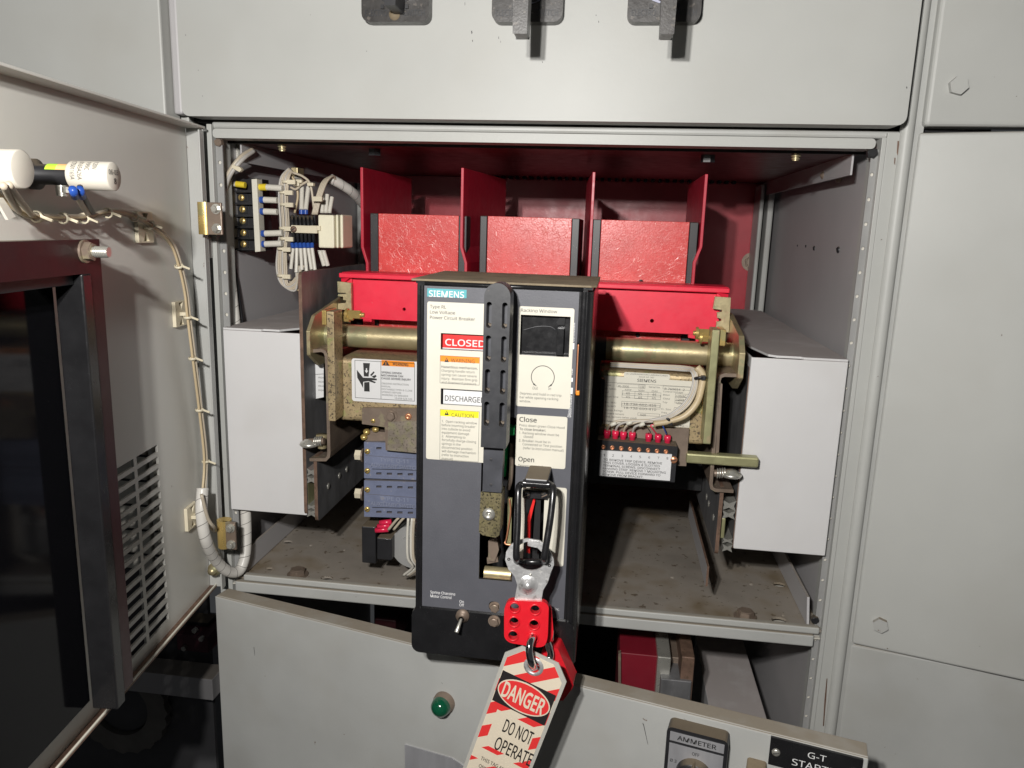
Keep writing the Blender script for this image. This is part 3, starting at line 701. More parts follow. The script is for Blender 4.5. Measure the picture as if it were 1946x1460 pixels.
for k in range(4):
    dx = k*2.6; b = MB()
    b.tube([P(594+dx, 408, -.052), P(602+dx, 375, -.055), P(612+dx*1.2, 348-k, -.06), P(626+dx, 338-k, -.07), P(640, 348+k, -.08)], .0011, WIRE, 7); b.build('wire', l2)
spiral([P(628, 340, -.075), P(650, 352, -.085), P(672, 368, -.10), P(700, 400, -.14)], .0045, l2)
for (x, y) in ((603, 378), (600, 433)):
    b = MB(); p = P(x, y, -.045); b.box(W, p.x-.004, p.x+.005, p.z-.0022, p.z+.0018, -.046, -.043, NYL); b.build('cable_tie', l2)
for k in range(3): lug(P(612+k*7, 405, -.06), P(612+k*7, 404, -.06), P(613+k*9, 365+k*5, -.065), .0020, SLEV, l2)
for k in range(2): lug(P(608+k*7, 476, -.05), P(608+k*7, 478, -.05), P(616+k*7, 505, -.052), .0021, SLEV, l2)
tc = thing('corner_cable', 'grey-beige cable pair curving out of a zinc bracket at the top left corner', 'cable', P(430, 380, -.01))
for k in range(2):
    b = MB(); b.tube([P(480+k*3, 284+k*3, -.04), P(458+k*4, 298+k*4, -.025), P(437+k*4, 325+k*2, -.02), P(426+k*4, 352, -.02), P(421+k*4, 385, -.02)], .0019, WIRG if k else WIRE, 9); b.build('wire', tc)
b = MB(); p = P(448, 320, -.018); b.pp([(441, 313), (456, 318), (459, 323), (455, 327), (440, 319)], -.020, -.016, NYL); b.build('cable_tie', tc)
b = MB(); b.pp([(428, 272), (480, 270), (480, 305), (465, 304), (432, 296)], -.055, -.052, STEEL, holes=[circ(438, 278, 2.5, 10), circ(457, 281, 4, 10)]); b.build('bracket', tc, .0003)
b = MB(); b.pb(449, 492, 467, 510, -.0985, -.0965, CREAM); b.pt('A', 456, 503, 4, 4, -.0965, INKG); tag(b.build('square_label'), 'small square cream label on the grey inner wall under the terminal block', 'label')
bc = thing('post_conduit', 'white spiral-wrapped conduit running down behind the left punched post', 'cable', P(440, 615, -.03))
spiral([P(424, 395, -.03), P(430, 460, -.03), P(437, 520, -.03), P(443, 575, -.03), P(450, 640, -.03)], .0045, bc, pitch=.013)
b = MB(); b.tube([P(432, 400, -.035), P(440, 480, -.04), P(450, 545, -.04), P(462, 640, -.04)], .0024, BLKM, 8); tag(b.build('black_cable'), 'thin black cable beside the white conduit behind the left post', 'cable')

# ================================================================= cassette: grey housings, rails
def housing(x0, y0, x1, y1, lab, side):
    a = W.px(x0, y0, .004); c = W.px(x1, y1, .004)
    t = thing('side_housing', lab, 'housing', W.p((a[0]+c[0])/2, c[1], -.1), 'pale grey housings either side of the breaker')
    m = MB(); m.box(W, a[0], c[0], c[1], a[1]-.0022, .0025, .004, BOXG)
    m.box(W, a[0], a[0]+.0015, c[1], a[1]-.0022, -.38, .0025, BOXG); m.box(W, c[0]-.0015, c[0], c[1], a[1]-.0022, -.38, .0025, BOXG)
    m.box(W, a[0]+.0015, c[0]-.0015, c[1], c[1]+.0015, -.38, .0025, BOXG)
    m.build('shell', t, .0008, 3)
    m = MB(); w = c[0]-a[0]
    if side < 0: pol = [(a[0], .0035), (a[0], -.38), (c[0]-.010, -.38), (c[0]-.010, -.02), (c[0]-.022, .0008), (a[0]+w*.5, .0008), (a[0]+w*.48, .0035)]
    else: pol = [(a[0]+.014, -.004), (a[0]+.006, -.05), (a[0]+.006, -.38), (c[0], -.38), (c[0], .0035), (a[0]+w*.55, .0035), (a[0]+w*.52, .0008), (a[0]+.02, .0008)]
    FT = Frame((0, 0, a[1]), (1, 0, 0), (0, -1, 0), (0, 0, 1))
    m.prism(FT, pol, -.0020, -.0003, BOXG); m.build('lid', t, .0004)
    return a, c
housing(423, 622, 583, 980, 'pale grey steel housing left of the breaker, blank front', -1)
housing(1429, 674, 1568, 1057, 'pale grey steel housing right of the breaker, larger in view', 1)

def rail(u, nf, nbk, v0, v1, th, name, parent, s_, r=.004):
    Fg = Frame((u, 0, 0), (0, -1, 0), (0, 0, 1), (s_, 0, 0))
    m = MB(); m.prism(Fg, rrect(nbk, nf, v0, v1, r), -th/2, th/2, DSTL, side=COPE); return m, Fg
lr = thing('slide_rail', 'dark galvanised slide rails with rusty edges at the left of the breaker', 'rail', P(590, 990, .0), 'galvanised slide rails')
uo = W.px(576, 700, .004)[0]; ui = W.px(602, 930, .008)[0]
m, Fg = rail(uo, .006, -.16, W.px(590, 978, .004)[1], W.px(573, 517, .004)[1], .0030, '', lr, 1)
m.build('outer_rail', lr)
m, Fg = rail(ui, .010, -.15, W.px(606, 990, .008)[1], W.px(602, 868, .008)[1], .003, '', lr, 1)
for x, y in ((624, 924), (645, 904), (659, 892)):
    q = Fg.px(x, y, .0015); m.lathe(Fg.p(q[0], q[1], .0015), Fg.N, [(0, .003), (.0006, .0028), (.001, .0016), (.0008, 0)], STEEL, 12)
m.build('inner_rail', lr)
b = MB()
for (y0, y1) in ((890, 906), (905, 920), (958, 970), (968, 984)):
    a = W.px(583, y0, .004); c = W.px(600, y1, .004); w = c[0]-a[0]; h = a[1]-c[1]
    b.prism(W, [(a[0], c[1]), (a[0]+w*.5, c[1]+h*.3), (c[0], c[1]), (c[0]-w*.15, c[1]+h*.5), (c[0], a[1]), (a[0]+w*.5, a[1]-h*.3), (a[0], a[1]), (a[0]+w*.15, c[1]+h*.5)], -.12, .004, STEEL)
b.pb(583, 915, 586, 962, -.1, .004, ZGRN); b.build('roller_track', lr, .0008)
rr = thing('slide_rail', 'dark galvanised slide rails with rusty edges at the right of the breaker', 'rail', P(1390, 1060, .0), 'galvanised slide rails')
uo2 = W.px(1423, 760, .004)[0]; ui2 = W.px(1366, 1000, .008)[0]
m, Fg = rail(uo2, .001, -.16, W.px(1401, 1048, .004)[1], W.px(1428, 700, .004)[1], .003, '', rr, -1)
m.build('outer_rail', rr)
m, Fg = rail(ui2, .008, -.15, W.px(1362, 1055, .008)[1], W.px(1368, 925, .008)[1], .003, '', rr, -1)
for x, y in ((1343, 944), (1347, 957), (1356, 983)):
    q = Fg.px(x, y, .0015); m.lathe(Fg.p(q[0], q[1], .0015), Fg.N, [(0, .003), (.0006, .0028), (.001, .0016), (.0008, 0)], STEEL, 12)
m.build('inner_rail', rr)
b = MB()
for (y0, y1) in ((950, 972), (970, 988), (1022, 1034), (1034, 1050)):
    a = W.px(1373, y0, .002); c = W.px(1398-(y0-950)*.08, y1, .002); w = c[0]-a[0]; h = a[1]-c[1]
    b.prism(W, [(a[0], c[1]), (a[0]+w*.5, c[1]+h*.3), (c[0], c[1]), (c[0]-w*.15, c[1]+h*.5), (c[0], a[1]), (a[0]+w*.5, a[1]-h*.3), (a[0], a[1]), (a[0]+w*.15, c[1]+h*.5)], -.12, .002, STEEL)
b.pb(1372, 985, 1376, 1024, -.1, .002, ZGRN); b.build('roller_track', rr, .0008)
b = MB(); p0 = P(1352, 1040, .012)
Fg = Frame((p0.x, 0, 0), (0, -1, 0), (0, 0, 1), (-1, 0, 0))
b.prism(Fg, [(.010, Z0-.29+.0), (-.15, Z0-.29), (-.15, Z0-.272), (.010, Z0-.272)], 0, .0018, WALLG, side=COPE)
b.build('bottom_channel', rr)

# ================================================================= the circuit breaker
br = thing('circuit_breaker', 'charcoal and black low-voltage circuit breaker with red arc barriers and a long ribbed charging handle', 'circuit breaker', P(950, 1250, .07))
# dark body behind the mechanism
b = MB(); a = W.px(694, 640, -.09); c = W.px(1335, 905, -.10)
b.box(W, a[0], c[0], c[1]-.015, a[1], -.36, -.10, VOID); b.build('body_frame', br)
# fibre plates
nP = -.085
for (x0, x1, x2, x3, y, y2) in ((704, 719, 872, 888, 408, 408), (913, 927, 1087, 1102, 413, 417), (1125, 1143, 1311, 1328, 420, 423)):
    b = MB(); top = W.px((x1+x2)/2, y, nP)[1]; bot = W.px(x1, 660, nP)[1]
    b.box(W, W.px(x1, y, nP)[0], W.px(x2, y, nP)[0], bot, top, nP-.004, nP, FIB)
    o = b.build('arc_chute_face', br, .0004)
    b = MB()
    b.box(W, W.px(x0, y, nP)[0], W.px(x1, y, nP)[0]-.0003, bot, top, nP-.08, nP+.0012, BLKM); b.build('arc_chute_side', o, .0006); b = MB(); b.box(W, W.px(x2, y, nP)[0]+.0003, W.px(x3, y, nP)[0], bot, top, nP-.08, nP+.0012, BLKM)
    b.box(W, W.px(x0, y, nP)[0]+.004, W.px(x3, y, nP)[0]-.004, bot, top-.012, nP-.085, nP-.06, VOID); b.build('arc_chute_side', o, .0006)
b = MB()
for x, y in ((1218, 536), (1212, 637)):
    q = W.px(x, y, nP); b.lathe(W.p(q[0], q[1], nP), W.N, [(0, .0022), (.0012, .002), (.0012, .001), (.0002, 0)], BLKM, 12); b.build('plate_screw', br); b = MB()
# dividers
for (xf, yf, xk, yk, xb_, bend) in ((687, 318, 780, 340, 697, 1), (879, 319, 960, 341, 887, 1), (1129, 327, 1117, 345, 1119, 0), (1343, 331, 1311, 344, 1328, -1)):
    A = P(xf, yf, -.078); B = P(xk, yk, -.235)
    U = Vector((B.x-A.x, B.y-A.y, 0)); L = U.length; U.normalize()
    Fv = Frame((A.x, A.y, 0), U, (0, 0, 1), U.cross(Vector((0, 0, 1))))
    bot = W.px(xf, 560, -.078)[1]; kz = W.px(xf, 470, -.078)[1]; kz2 = W.px(xf, 500, -.078)[1]
    dz = (P(xb_, 520, -.065)-P(xf-(xf-xb_)*.0, 520, -.065)).x if bend else 0
    b = MB(); th = .0013
    vs = []
    zs = [(A.z, 0), (kz, 0), (kz2, bend*.0045), (bot, bend*.0045)]
    for z, off in zs:
        for u_ in (0, L):
            for s_ in (-th, th): vs.append(Fv.p(u_, z, 0)+Vector((off+s_, 0, 0)))
    fs = []
    for i in range(3):
        o_ = i*4
        fs += [(o_, o_+4, o_+6, o_+2), (o_+1, o_+3, o_+7, o_+5), (o_, o_+1, o_+5, o_+4), (o_+2, o_+6, o_+7, o_+3)]
    fs += [(0, 2, 3, 1), (12, 13, 15, 14)]
    b.add(vs, fs, REDDK); b.build('phase_barrier', br, .0004)
# crossbar
nC = -.055
zt_, zb_ = W.px(668, 534, nC)[1], W.px(670, 605, nC)[1]
b = MB(); ua, ub = W.px(664, 560, nC)[0], W.px(1368, 590, nC)[0]
hs = [circ(*W.px(768, 588, nC), .0016, 10), circ(*W.px(1239, 610, nC), .0018, 10)]
b.prism(W, [(ua, zb_), (ub, zb_), (ub, zt_+.002), (ua, zt_+.002)], nC-.004, nC, RED, hs)
b.build('red_crossbar', br)
b = MB(); la = W.px(643, 519, nC+.010); lb = W.px(1388, 546, nC+.010); lt = la[1]; lb_ = zt_-.001
b.box(W, la[0], lb[0], lb_+.0042, lt, nC+.002, nC+.009, RED)
b.box(W, la[0], lb[0], lt-.0015, lt+.0005, nC-.03, nC+.002, RED)
b.add([W.p(la[0], lt, nC+.003), W.p(la[0]+.010, lb_+.0042, nC+.0088), W.p(la[0], lb_-.003, nC+.003)], [(0, 2, 1)], RED)
b.add([W.p(lb[0], lt, nC+.003), W.p(lb[0]-.010, lb_+.0042, nC+.0088), W.p(lb[0], lb_-.003, nC+.003)], [(0, 1, 2)], RED)
b.box(W, la[0], la[0]+.010, lb_-.004, lt, nC, nC+.003, RED); b.box(W, lb[0]-.010, lb[0], lb_-.004, lt, nC, nC+.003, RED)
b.build('crossbar_lip', br, .0008)
b = MB(); b.pp([(690, 600), (706, 600), (706, 630), (690, 630)], nC-.01, nC-.001, RED); b.build('crossbar_foot', br); b = MB(); b.pp([(1308, 628), (1368, 634), (1346, 668), (1324, 668), (1322, 644), (1308, 642)], nC-.01, nC-.001, RED); b.build('crossbar_foot', br)
# slotted brackets at the ends
b = MB(); b.pp([(641, 535), (667, 538), (668, 590), (642, 588), (642, 577), (657, 576), (658, 571), (652, 570), (652, 564), (642, 563), (643, 559), (657, 559), (657, 557), (642, 556)], nC+.004, nC+.008, ZINC); b.build('slotted_bracket', br, .0006)
b = MB(); b.pp([(1359, 564), (1389, 566), (1385, 632), (1360, 630), (1362, 612), (1371, 610), (1371, 606), (1363, 604), (1363, 594), (1372, 593), (1372, 589), (1355, 587)], nC+.006, nC+.010, ZINC); b.build('slotted_bracket', br, .0006)
# shaft
nS = -.022
def shaft(xa, xb, yt, ybm, mt_=ZINC, n=nS):
    a = P(xa, (yt+ybm)/2, n); u_, v1 = W.px(xa, yt, n); _, v2 = W.px(xa, ybm, n); r = (v1-v2)/2
    e = P(xb, (yt+ybm)/2, n); return a, Vector((e.x, a.y, a.z)), r
sa = P(600, 636, nS); se = P(1408, 673, nS); zc = W.px(700, 640, nS)[1]; rS = (W.px(700, 618.5, nS)[1]-W.px(700, 661, nS)[1])/2
b = MB(); b.cyl((sa.x, sa.y, zc), (se.x, sa.y, zc), rS, ZINC, seg=48)
xw = P(1152, 660, nS).x; b.cyl((xw-.035, sa.y, zc), (xw, sa.y, zc), rS*1.01, BLKM, seg=40)
b.build('operating_shaft', br)
# cheek plates
def cheek(xp, yp, s_, th):
    A = P(xp, yp, .018); Fg = Frame((A.x, 0, 0), (0, -1, 0), (0, 0, 1), (s_, 0, 0))
    if s_ > 0: px = ((582, 647, .02), (592, 600, None), (642, 577, None))
    m = MB(); n = .018
    m.prism(Fg, [(n, zc+.008), (n-.012, zc+.020), (n-.075, zc+.030), (n-.10, zc+.030), (n-.10, zc-.024), (n-.02, zc-.024), (n, zc-.012)], -th/2, th/2, ZINC)
    m.build('cheek_plate', br, .0006)
    return A.x
cl = cheek(586, 650, 1, .003); cr = cheek(1412, 660, -1, .0042)
# lever bars
def lever(x0, y0, x1, yb1, n1, depth, m_, name='lever_arm'):
    a = W.px(x0, y0, n1); c = W.px(x1, y0, n1); z2_ = W.px(x0, yb1, n1)[1]
    m = MB(); m.box(W, a[0], c[0], z2_, a[1], n1-depth, n1, m_); m.build(name, br, .0007); return a, c
lever(620, 592, 634, 800, .030, .020, ZSPK)
lever(1354, 627, 1369, 845, .034, .020, ZGRN)
b = MB(); b.pb(611, 590, 620, 618, .005, .028, ZIRI); b.build('lever_stop', br, .0005); b = MB(); b.pb(1369.5, 627, 1378, 658, .008, .030, ZIRI)
b.build('lever_stop', br, .0005)
b = MB()   # weld beads on shaft beside the lever
for u_, sg in ((W.px(650, 640, nS)[0], 1), (W.px(1346, 670, nS)[0], -1), (W.px(604, 640, nS)[0], 1), (W.px(1396, 670, nS)[0], -1)):
    pts = [(u_+.0006*math.sin(k*2.1), sa.y-rS*1.02*math.cos(R_(-75+k*10)), zc+rS*1.02*math.sin(R_(-75+k*10))) for k in range(16)]
    b.tube(pts, lambda t: .0011+.0004*math.sin(t*40), ZINC, 8, k=3); b.build('weld_bead', br); b = MB()
for (pts) in (((652, 604), (673, 598)), ((1346, 642), (1339, 634))):
    b = MB()
    for x, y in pts:
        q = W.px(x, y, .0); sx = 1 if x < 900 else -1
        c = W.p(q[0], q[1], 0); b.cyl(c-Vector((.006, 0, 0)), c+Vector((.006, 0, 0)), .0038, ZIRI, seg=6); b.cyl(c-Vector((.009, 0, 0)), c+Vector((.009, 0, 0)), .002, ZIRI, seg=12); b.cyl(c-Vector((.007, 0, 0)), c-Vector((.005, 0, 0)), .005, ZIRI, seg=16); b.build('adjusting_nut', br); b = MB()
# mechanism housing
nM = .010
b = MB(); a = W.px(640, 680, nM); z3 = W.px(700, 803, nM)[1]; uE = W.px(1349, 750, nM)[0]
b.box(W, a[0], W.px(800, 700, nM)[0], z3, a[1], -.09, nM, ZSPK)
b.build('mechanism_housing', br, .004, 3); b = MB()
b.box(W, W.px(1139, 704, nM)[0], uE, W.px(1200, 838, nM)[1], W.px(1200, 706, nM)[1], -.06, nM, ZSPK)
b.build('mechanism_housing', br, .004, 3)
b = MB()
b.tube([(W.px(643, y, nM)[0]+.0004*math.sin(y), -nM-.001, W.px(643, y, nM)[1]) for y in range(706, 800, 5)], lambda t: .0014+.0004*math.sin(t*60), ZINC, 8, k=2); b.build('weld_seam', br); b = MB()
b.tube([(W.px(1338-(y-740)*.03, y, nM)[0]+.0004*math.sin(y), -nM-.001, W.px(1338, y, nM)[1]) for y in range(744, 836, 5)], lambda t: .0014+.0004*math.sin(t*60), ZIRI, 8, k=2)
b.build('weld_seam', br)
b = MB(); b.pp([(688, 775), (800, 777), (800, 862), (733, 856), (731, 812), (688, 806)], nM, nM+.004, ZBRN); b.pp([(738, 802), (800, 800), (800, 862), (736, 856)], nM+.004, nM+.0052, ZMOT)
fb_ = b.build('front_bracket', br, .0005)
b = MB()
q = W.px(743, 790, nM+.004); b.hexb(W, q[0], q[1], nM+.004, .0042, .0035, ZBRN, .0056)
q = W.px(776, 792, nM+.004); b.lathe(W.p(q[0], q[1], nM+.004), W.N, [(0, .003), (.001, .0028), (.001, .0012), (0, 0)], COPP, 12)
q = W.px(709, 800, nM+.004); b.screw(W, q[0], q[1], nM+.004, .002, ZIRI, INK)
b.build('bracket_bolt', fb_)
# warning label left
nL = nM+.0006
wl = MB(); wl.prism(W, rrect(*[W.px(668, 680, nL)[0], W.px(806, 680, nL)[0]], W.px(668, 762, nL)[1], W.px(668, 681, nL)[1], .0022), nM, nL, WHITE)
def frame_px(b_, x0, y0, x1, y1, n, t, m_, F=W):
    a = F.px(x0, y0, n); c = F.px(x1, y1, n); u0, u1, v0, v1 = min(a[0], c[0]), max(a[0], c[0]), min(a[1], c[1]), max(a[1], c[1])
    b_.box(F, u0, u1, v1-t, v1, n, n+.0001, m_); b_.box(F, u0, u1, v0, v0+t, n, n+.0001, m_)
    b_.box(F, u0, u0+t, v0+t, v1-t, n, n+.0001, m_); b_.box(F, u1-t, u1, v0+t, v1-t, n, n+.0001, m_)
frame_px(wl, 674, 684.5, 788, 763, nL, .00035, INK)
k_ = W.px(723.5, 700, nL)[0]; wl.box(W, k_, k_+.0003, W.px(700, 757, nL)[1], W.px(700, 685, nL)[1], nL, nL+.0001, INK)
wl.pb(725, 684.5, 787.5, 698.5, nL, nL+.0001, ORAN)
wl.pt('WARNING', 746, 694.5, 30, 6, nL+.0001, INK, bold=.03)
wl.pp([(726.5, 694.5), (733.5, 684.8), (740.5, 695.3)], nL+.0001, nL+.0002, INK); wl.pt('!', 732.6, 693.5, 1.6, 5, nL+.0002, ORAN, bold=.03)
for i, (s_, w_) in enumerate((('SPRING DRIVEN', 38), ('MECHANISM CAN', 41), ('CAUSE SEVERE INJURY', 56))): wl.pt(s_, 725, 709.5+i*5.6, w_, 3.6, nL, INK, bold=.025)
for i, (s_, w_) in enumerate((('OBSERVE INSTRUCTION', 51), ('MANUAL', 17), ('DISCHARGE OPEN & CLOSE', 58), ('SPRINGS BEFORE', 37), ('WORKING ON BREAKER', 50))): wl.pt(s_, 725.5, 730.3+i*5.4, w_, 3.2, nL, INKG)
wl.pt('18-658-024-143', 750, 758.5, 33, 3.2, nL, INKG)
wl.pp([(690, 690), (703, 690.5), (700.5, 716), (691.5, 715.5)], nL, nL+.0001, INK)
wl.pp([(695.4, 700), (697.6, 700), (697.6, 704.5), (699.8, 704.5), (696.5, 709.5), (693.2, 704.3), (695.4, 704.3)], nL+.0001, nL+.0002, WHITE)
wl.pp([(692, 727), (702, 726), (702.5, 744.5), (692, 744)], nL, nL+.0001, INK)
wl.pp([(678, 703), (686, 713), (690, 718), (706, 718.5), (716, 720), (716, 723), (706, 723), (714.5, 726.5), (712, 728.5), (700, 724.5), (690, 726), (690, 738), (686, 730), (679, 718)], nL, nL+.00013, INK)
wl.pp([(703, 713), (710, 706), (712, 708), (706, 715)], nL, nL+.0001, INK); wl.pp([(706, 716), (714, 712.5), (715.5, 716), (711, 719)], nL, nL+.0001, INK)
wl.build('warning_label', br)
b = MB(); b.pp([(597, 693), (615, 690), (615, 755), (600, 758)], -.02, -.0195, WHITE); b.pp([(597, 711.5), (615, 710.5), (615, 711.3), (597, 712.3)], -.0195, -.0194, INK)
for i in range(4): b.pt('HIGH', 605, 719+i*8, 10, 3, -.0194, INKG)
b.build('hidden_label', br)
# nameplate right
nN = nM+.0008
nl = MB(); nl.pp([(1147, 714), (1317, 725), (1310, 813), (1146, 806)], nM+.0001, nN, CREAM)
nl.pt('SIEMENS', 1211, 725.5, 36, 5.4, nN, INK, bold=.01)
a_, c_ = W.px(1148, 724.5, nN), W.px(1316, 733, nN)
nl.box(W, a_[0], c_[0], (W.px(1200, 729.5, nN)[1]), W.px(1200, 729.5, nN)[1]+.0002, nN, nN+.0001, INK)
nl.box(W, a_[0], W.px(1310, 800, nN)[0], W.px(1200, 803.6, nN)[1], W.px(1200, 803.6, nN)[1]+.0002, nN, nN+.0001, INK)
for (s_, x, y, w_) in (('Type', 1150, 733, 11), ('kA Symm.', 1150, 740, 22), ('Int.', 1150, 747, 8), ('Short Time', 1150, 755, 25), ('Bkr. W/O', 1150, 766, 21), ('Trip W/O', 1150, 773, 20), ('Sensor Ratings', 1150, 780.5, 33), ('Current Sensors', 1150, 787, 36), ('Gnd. Sensors (when used)', 1150, 793, 60), ('Siemens', 1149, 801.5, 20), ('Serial No.', 1233, 737, 22), ('Control Voltage', 1260, 745.5, 38), ('Motor', 1260, 752, 13), ('Close', 1260, 759, 13), ('Trip', 1259, 766, 9), ('Fr. Size', 1257, 779, 18), ('Freq.', 1257, 785.5, 11), ('Mfg.', 1257, 792, 9), ('U.S.A.', 1287, 811, 14), ('635V', 1188, 742, 12), ('508V', 1213, 743.5, 12), ('254V', 1238, 745, 12)):
    nl.pt(s_, x, y, w_, 3.1, nN, INKG)
for (x0, y0, x1, y1) in ((1172.5, 729, 1226, 738.5), (1214, 731, 1226, 738.5), (1260, 733.5, 1312, 742.5), (1182.5, 742.5, 1255.5, 760), (1182.5, 750.8, 1255.5, 751.2), (1206.5, 744, 1231, 759), (1181.5, 762.5, 1254.5, 778), (1181.5, 770.3, 1254.5, 770.7), (1212, 784.5, 1253.5, 792), (1283.5, 748, 1312, 768), (1283.5, 755.2, 1312, 755.5), (1283.5, 762, 1312, 762.3), (1281, 774.5, 1308, 782)):
    frame_px(nl, x0, y0, x1, y1, nN, .00018, INKG)
for (s_, x, y, w_) in (('RL-2000', 1175, 736, 20), ('LM', 1216, 737.5, 8), ('R-769654- 2', 1263, 741, 38), ('65', 1190, 749.5, 7), ('65', 1213, 750.5, 7), ('65', 1240, 752, 7), ('65', 1190, 756.5, 7), ('65', 1213, 757.5, 7), ('65', 1239, 759, 7), ('18-738-602-455', 1185, 769.5, 62), ('18-738-600-410', 1185, 777, 62), ('1600', 1216, 790.5, 11), ('120VAC', 1285, 754.5, 19), ('120VAC', 1285, 761.5, 19), ('120VAC', 1284, 768, 19)):
    nl.pt(s_, x, y, w_, 4, nN, INK)
nl.build('rating_plate', br)
b = MB(); zz = W.px(1230, 706, nM)[1]-.0002
b.prism(W, rrect(W.px(1186, 704, nM)[0], W.px(1274, 706, nM)[0], zz-.0058, zz-.0012, .0015), nM, nM+.0005, CREAM); b.text(W, 'UL UNDERWRITERS LABORATORIES', W.px(1190, 704, nM)[0], zz-.003, nM+.0005, .033, .0011, INKG); b.text(W, 'ISSUE NO. 582', W.px(1215, 704, nM)[0], zz-.0050, nM+.0005, .012, .0011, INKG)
b.build('approval_label', br)
b = MB(); b.pp([(1143, 720), (1150, 722), (1146, 802), (1140, 812), (1139, 806)], nM+.0009, nM+.010, BLKM); b.build('plate_clip', br, .0003)
# carrier brackets (formed sheet)
def carrier(pts, back, mt_=ZBRN, th=.0028):
    m = MB(); q = [W.px(x, y, .012) for x, y in pts]; out = []; inn = []
    for i, p in enumerate(q):
        a_ = Vector(q[max(i-1, 0)]); c_ = Vector(q[min(i+1, len(q)-1)]); d = (c_-a_).normalized(); nn = Vector((-d.y, d.x))*th/2
        out.append((p[0]+nn.x, p[1]+nn.y)); inn.append((p[0]-nn.x, p[1]-nn.y))
    m.prism(W, out+inn[::-1], back, .012, mt_); m.build('carrier_bracket', br, .0005)
carrier([(588, 668), (610, 666), (617, 669), (620, 677), (622, 720), (625, 860), (624, 868), (619, 874), (588, 874)], -.11)
carrier([(1405, 714), (1377, 713), (1369, 716), (1366, 724), (1358, 830), (1351, 920), (1353, 928), (1360, 932), (1394, 934)], -.11)
b = MB(); b.pp([(1368, 728), (1373, 730), (1366, 860), (1360, 862)], .0, .012, ZBRN); b.build('stiffener', br, .0005)
b = MB(); # dished washers / spring pins
for (x, y, x2, s_) in ((588, 840, 612, 1), (1390, 898, 1362, -1)):
    c = P(x, y, .014); d = P(x2, y-(2 if s_ > 0 else -2), .014)
    b.lathe(c-Vector((0, 0, .0045)), (0, 0, 1), [(0, .004), (.0012, .0075), (.0026, .0085), (.0042, .0078), (.0056, .0045), (.0066, .0042), (.0072, 0)], STEEL, 28)
    for k in range(4):
        e = c+(d-c)*(.42+k*.16); b.lathe(e, Vector((s_, 0, 0)), [(0, .0036), (.0006, .0045), (.0013, .0036)], STEEL, 14)
    b.cyl(c, d+Vector((s_*.002, 0, 0)), .0030, ZBRN, seg=14); b.build('spring_plunger', br); b = MB()
b = MB(); p = P(612, 826, .006); b.lathe(p, (0, 0, -1), [(0, 0), (0, .0052), (.003, .0052), (.004, .004), (.012, .004)], ZINC, 20); b.build('pin_head', br)
b = MB(); b.pb(1305, 862, 1441, 890, .008, .018, ZGRN); b.build('interlock_bar', br, .0014)
# aux switches
for (y0, y1) in ((840, 911), (913, 984)):
    b = MB(); n = .006
    pol = [(692, y0), (812, y0+4), (812, y1+2), (692, y1-2)]
    hs = []
    for yy in (y0+12, y0+60):
        for k in range(5): x = 720+k*20; y = yy+k*.6; hs.append([(x-5, y-2), (x+5, y-2), (x+5, y+2), (x-5, y+2)])
    b.pp(pol, n-.006, n, BLUE, holes=hs)
    b.pb(693, y0+1, 812, y1+3, n-.06, n-.0055, BLKM)
    b.pp([(707, y0+51), (812, y0+54), (812, y0+55), (707, y0+52)], n, n+.0004, INK)
    b.pb(693, y0+26, 812, y0+50, n, n+.0012, BLUE)
    b.pt('TYPE Q-11', 722, y0+37, 54, 7, n+.0012, BLUE2, bold=.015, dy=2); b.pt('AUXILIARY SWITCH', 704, y0+47, 92, 7, n+.0012, BLUE2, bold=.015, dy=3)
    o = b.build('auxiliary_switch', br, .0004)
    b = MB()
    for y in (y0+18, y0+55): q = W.px(698, y, n); b.screw(W, q[0], q[1], n, .0026, ZIRI, INK, .7); b.build('switch_screw', o); b = MB()
    b = MB(); q = W.px(681, y0+26, -.004); b.cyl(W.p(q[0]-.003, q[1], -.006), W.p(q[0]+.003, q[1], -.006), .0048, NYL, seg=6); b.cyl(W.p(q[0]+.003, q[1], -.006), W.p(q[0]+.0045, q[1], -.006), .0062, ZBRN, seg=20); b.build('nylon_nut', o)
b = MB(); b.pp([(690, 826), (700, 818), (734, 822), (736, 838), (694, 838)], -.02, .002, ZBRN); b.build('switch_bracket', br, .0006)
b = MB()
for x, y in ((697, 822), (714, 817), (692, 832)): p = P(x, y, .003); b.lathe(p, (0, -.6, 1), [(0, .003), (.002, .003), (.003, .0015), (.0032, 0)], ZIRI, 10); b.build('bracket_screw', br); b = MB()
# motor and limit switch
b = MB(); b.pb(687, 1000, 714, 1072, -.05, -.005, BLKM); b.build('resistor_block', br, .001)
b = MB(); b.pb(716, 1022, 744, 1066, -.03, .0, BLKM); b.build('limit_switch', br, .001)
b = MB()
for k in range(3): b.tube([P(714+k*4, 1008-k*7, .0), P(738+k*3, 1006-k*7, .0)], .0025, REDL, 10); b.build('red_lug', br); b = MB()
b = MB(); p = P(785, 1040, -.01); b.cyl(p-Vector((0, -.03, 0)), p+Vector((0, -.0, 0)), .021, MOTR, r1=.0205, seg=40); b.cyl(p, p+Vector((0, -.004, 0)), .012, MOTR, seg=30); b.build('charging_motor', br, .001)
b = MB()
for k, (x, c) in enumerate(((738, WIRE), (748, WIRE), (776, SLEV), (783, SLEV), (787, WIRE))):
    b.tube([P(x, 1004+(k < 2)*3, .002), P(x+(14 if k < 2 else 1), 990, .004), P(x+(20 if k < 2 else 0), 984, .004)] if k < 2 else [P(x, 985, .012), P(x-2, 1020, .013), P(x-1, 1060, .013), P(x+8, 1078, .008), P(x-10, 1094, .0)], .0012, c, 8); b.build('motor_lead', br); b = MB()
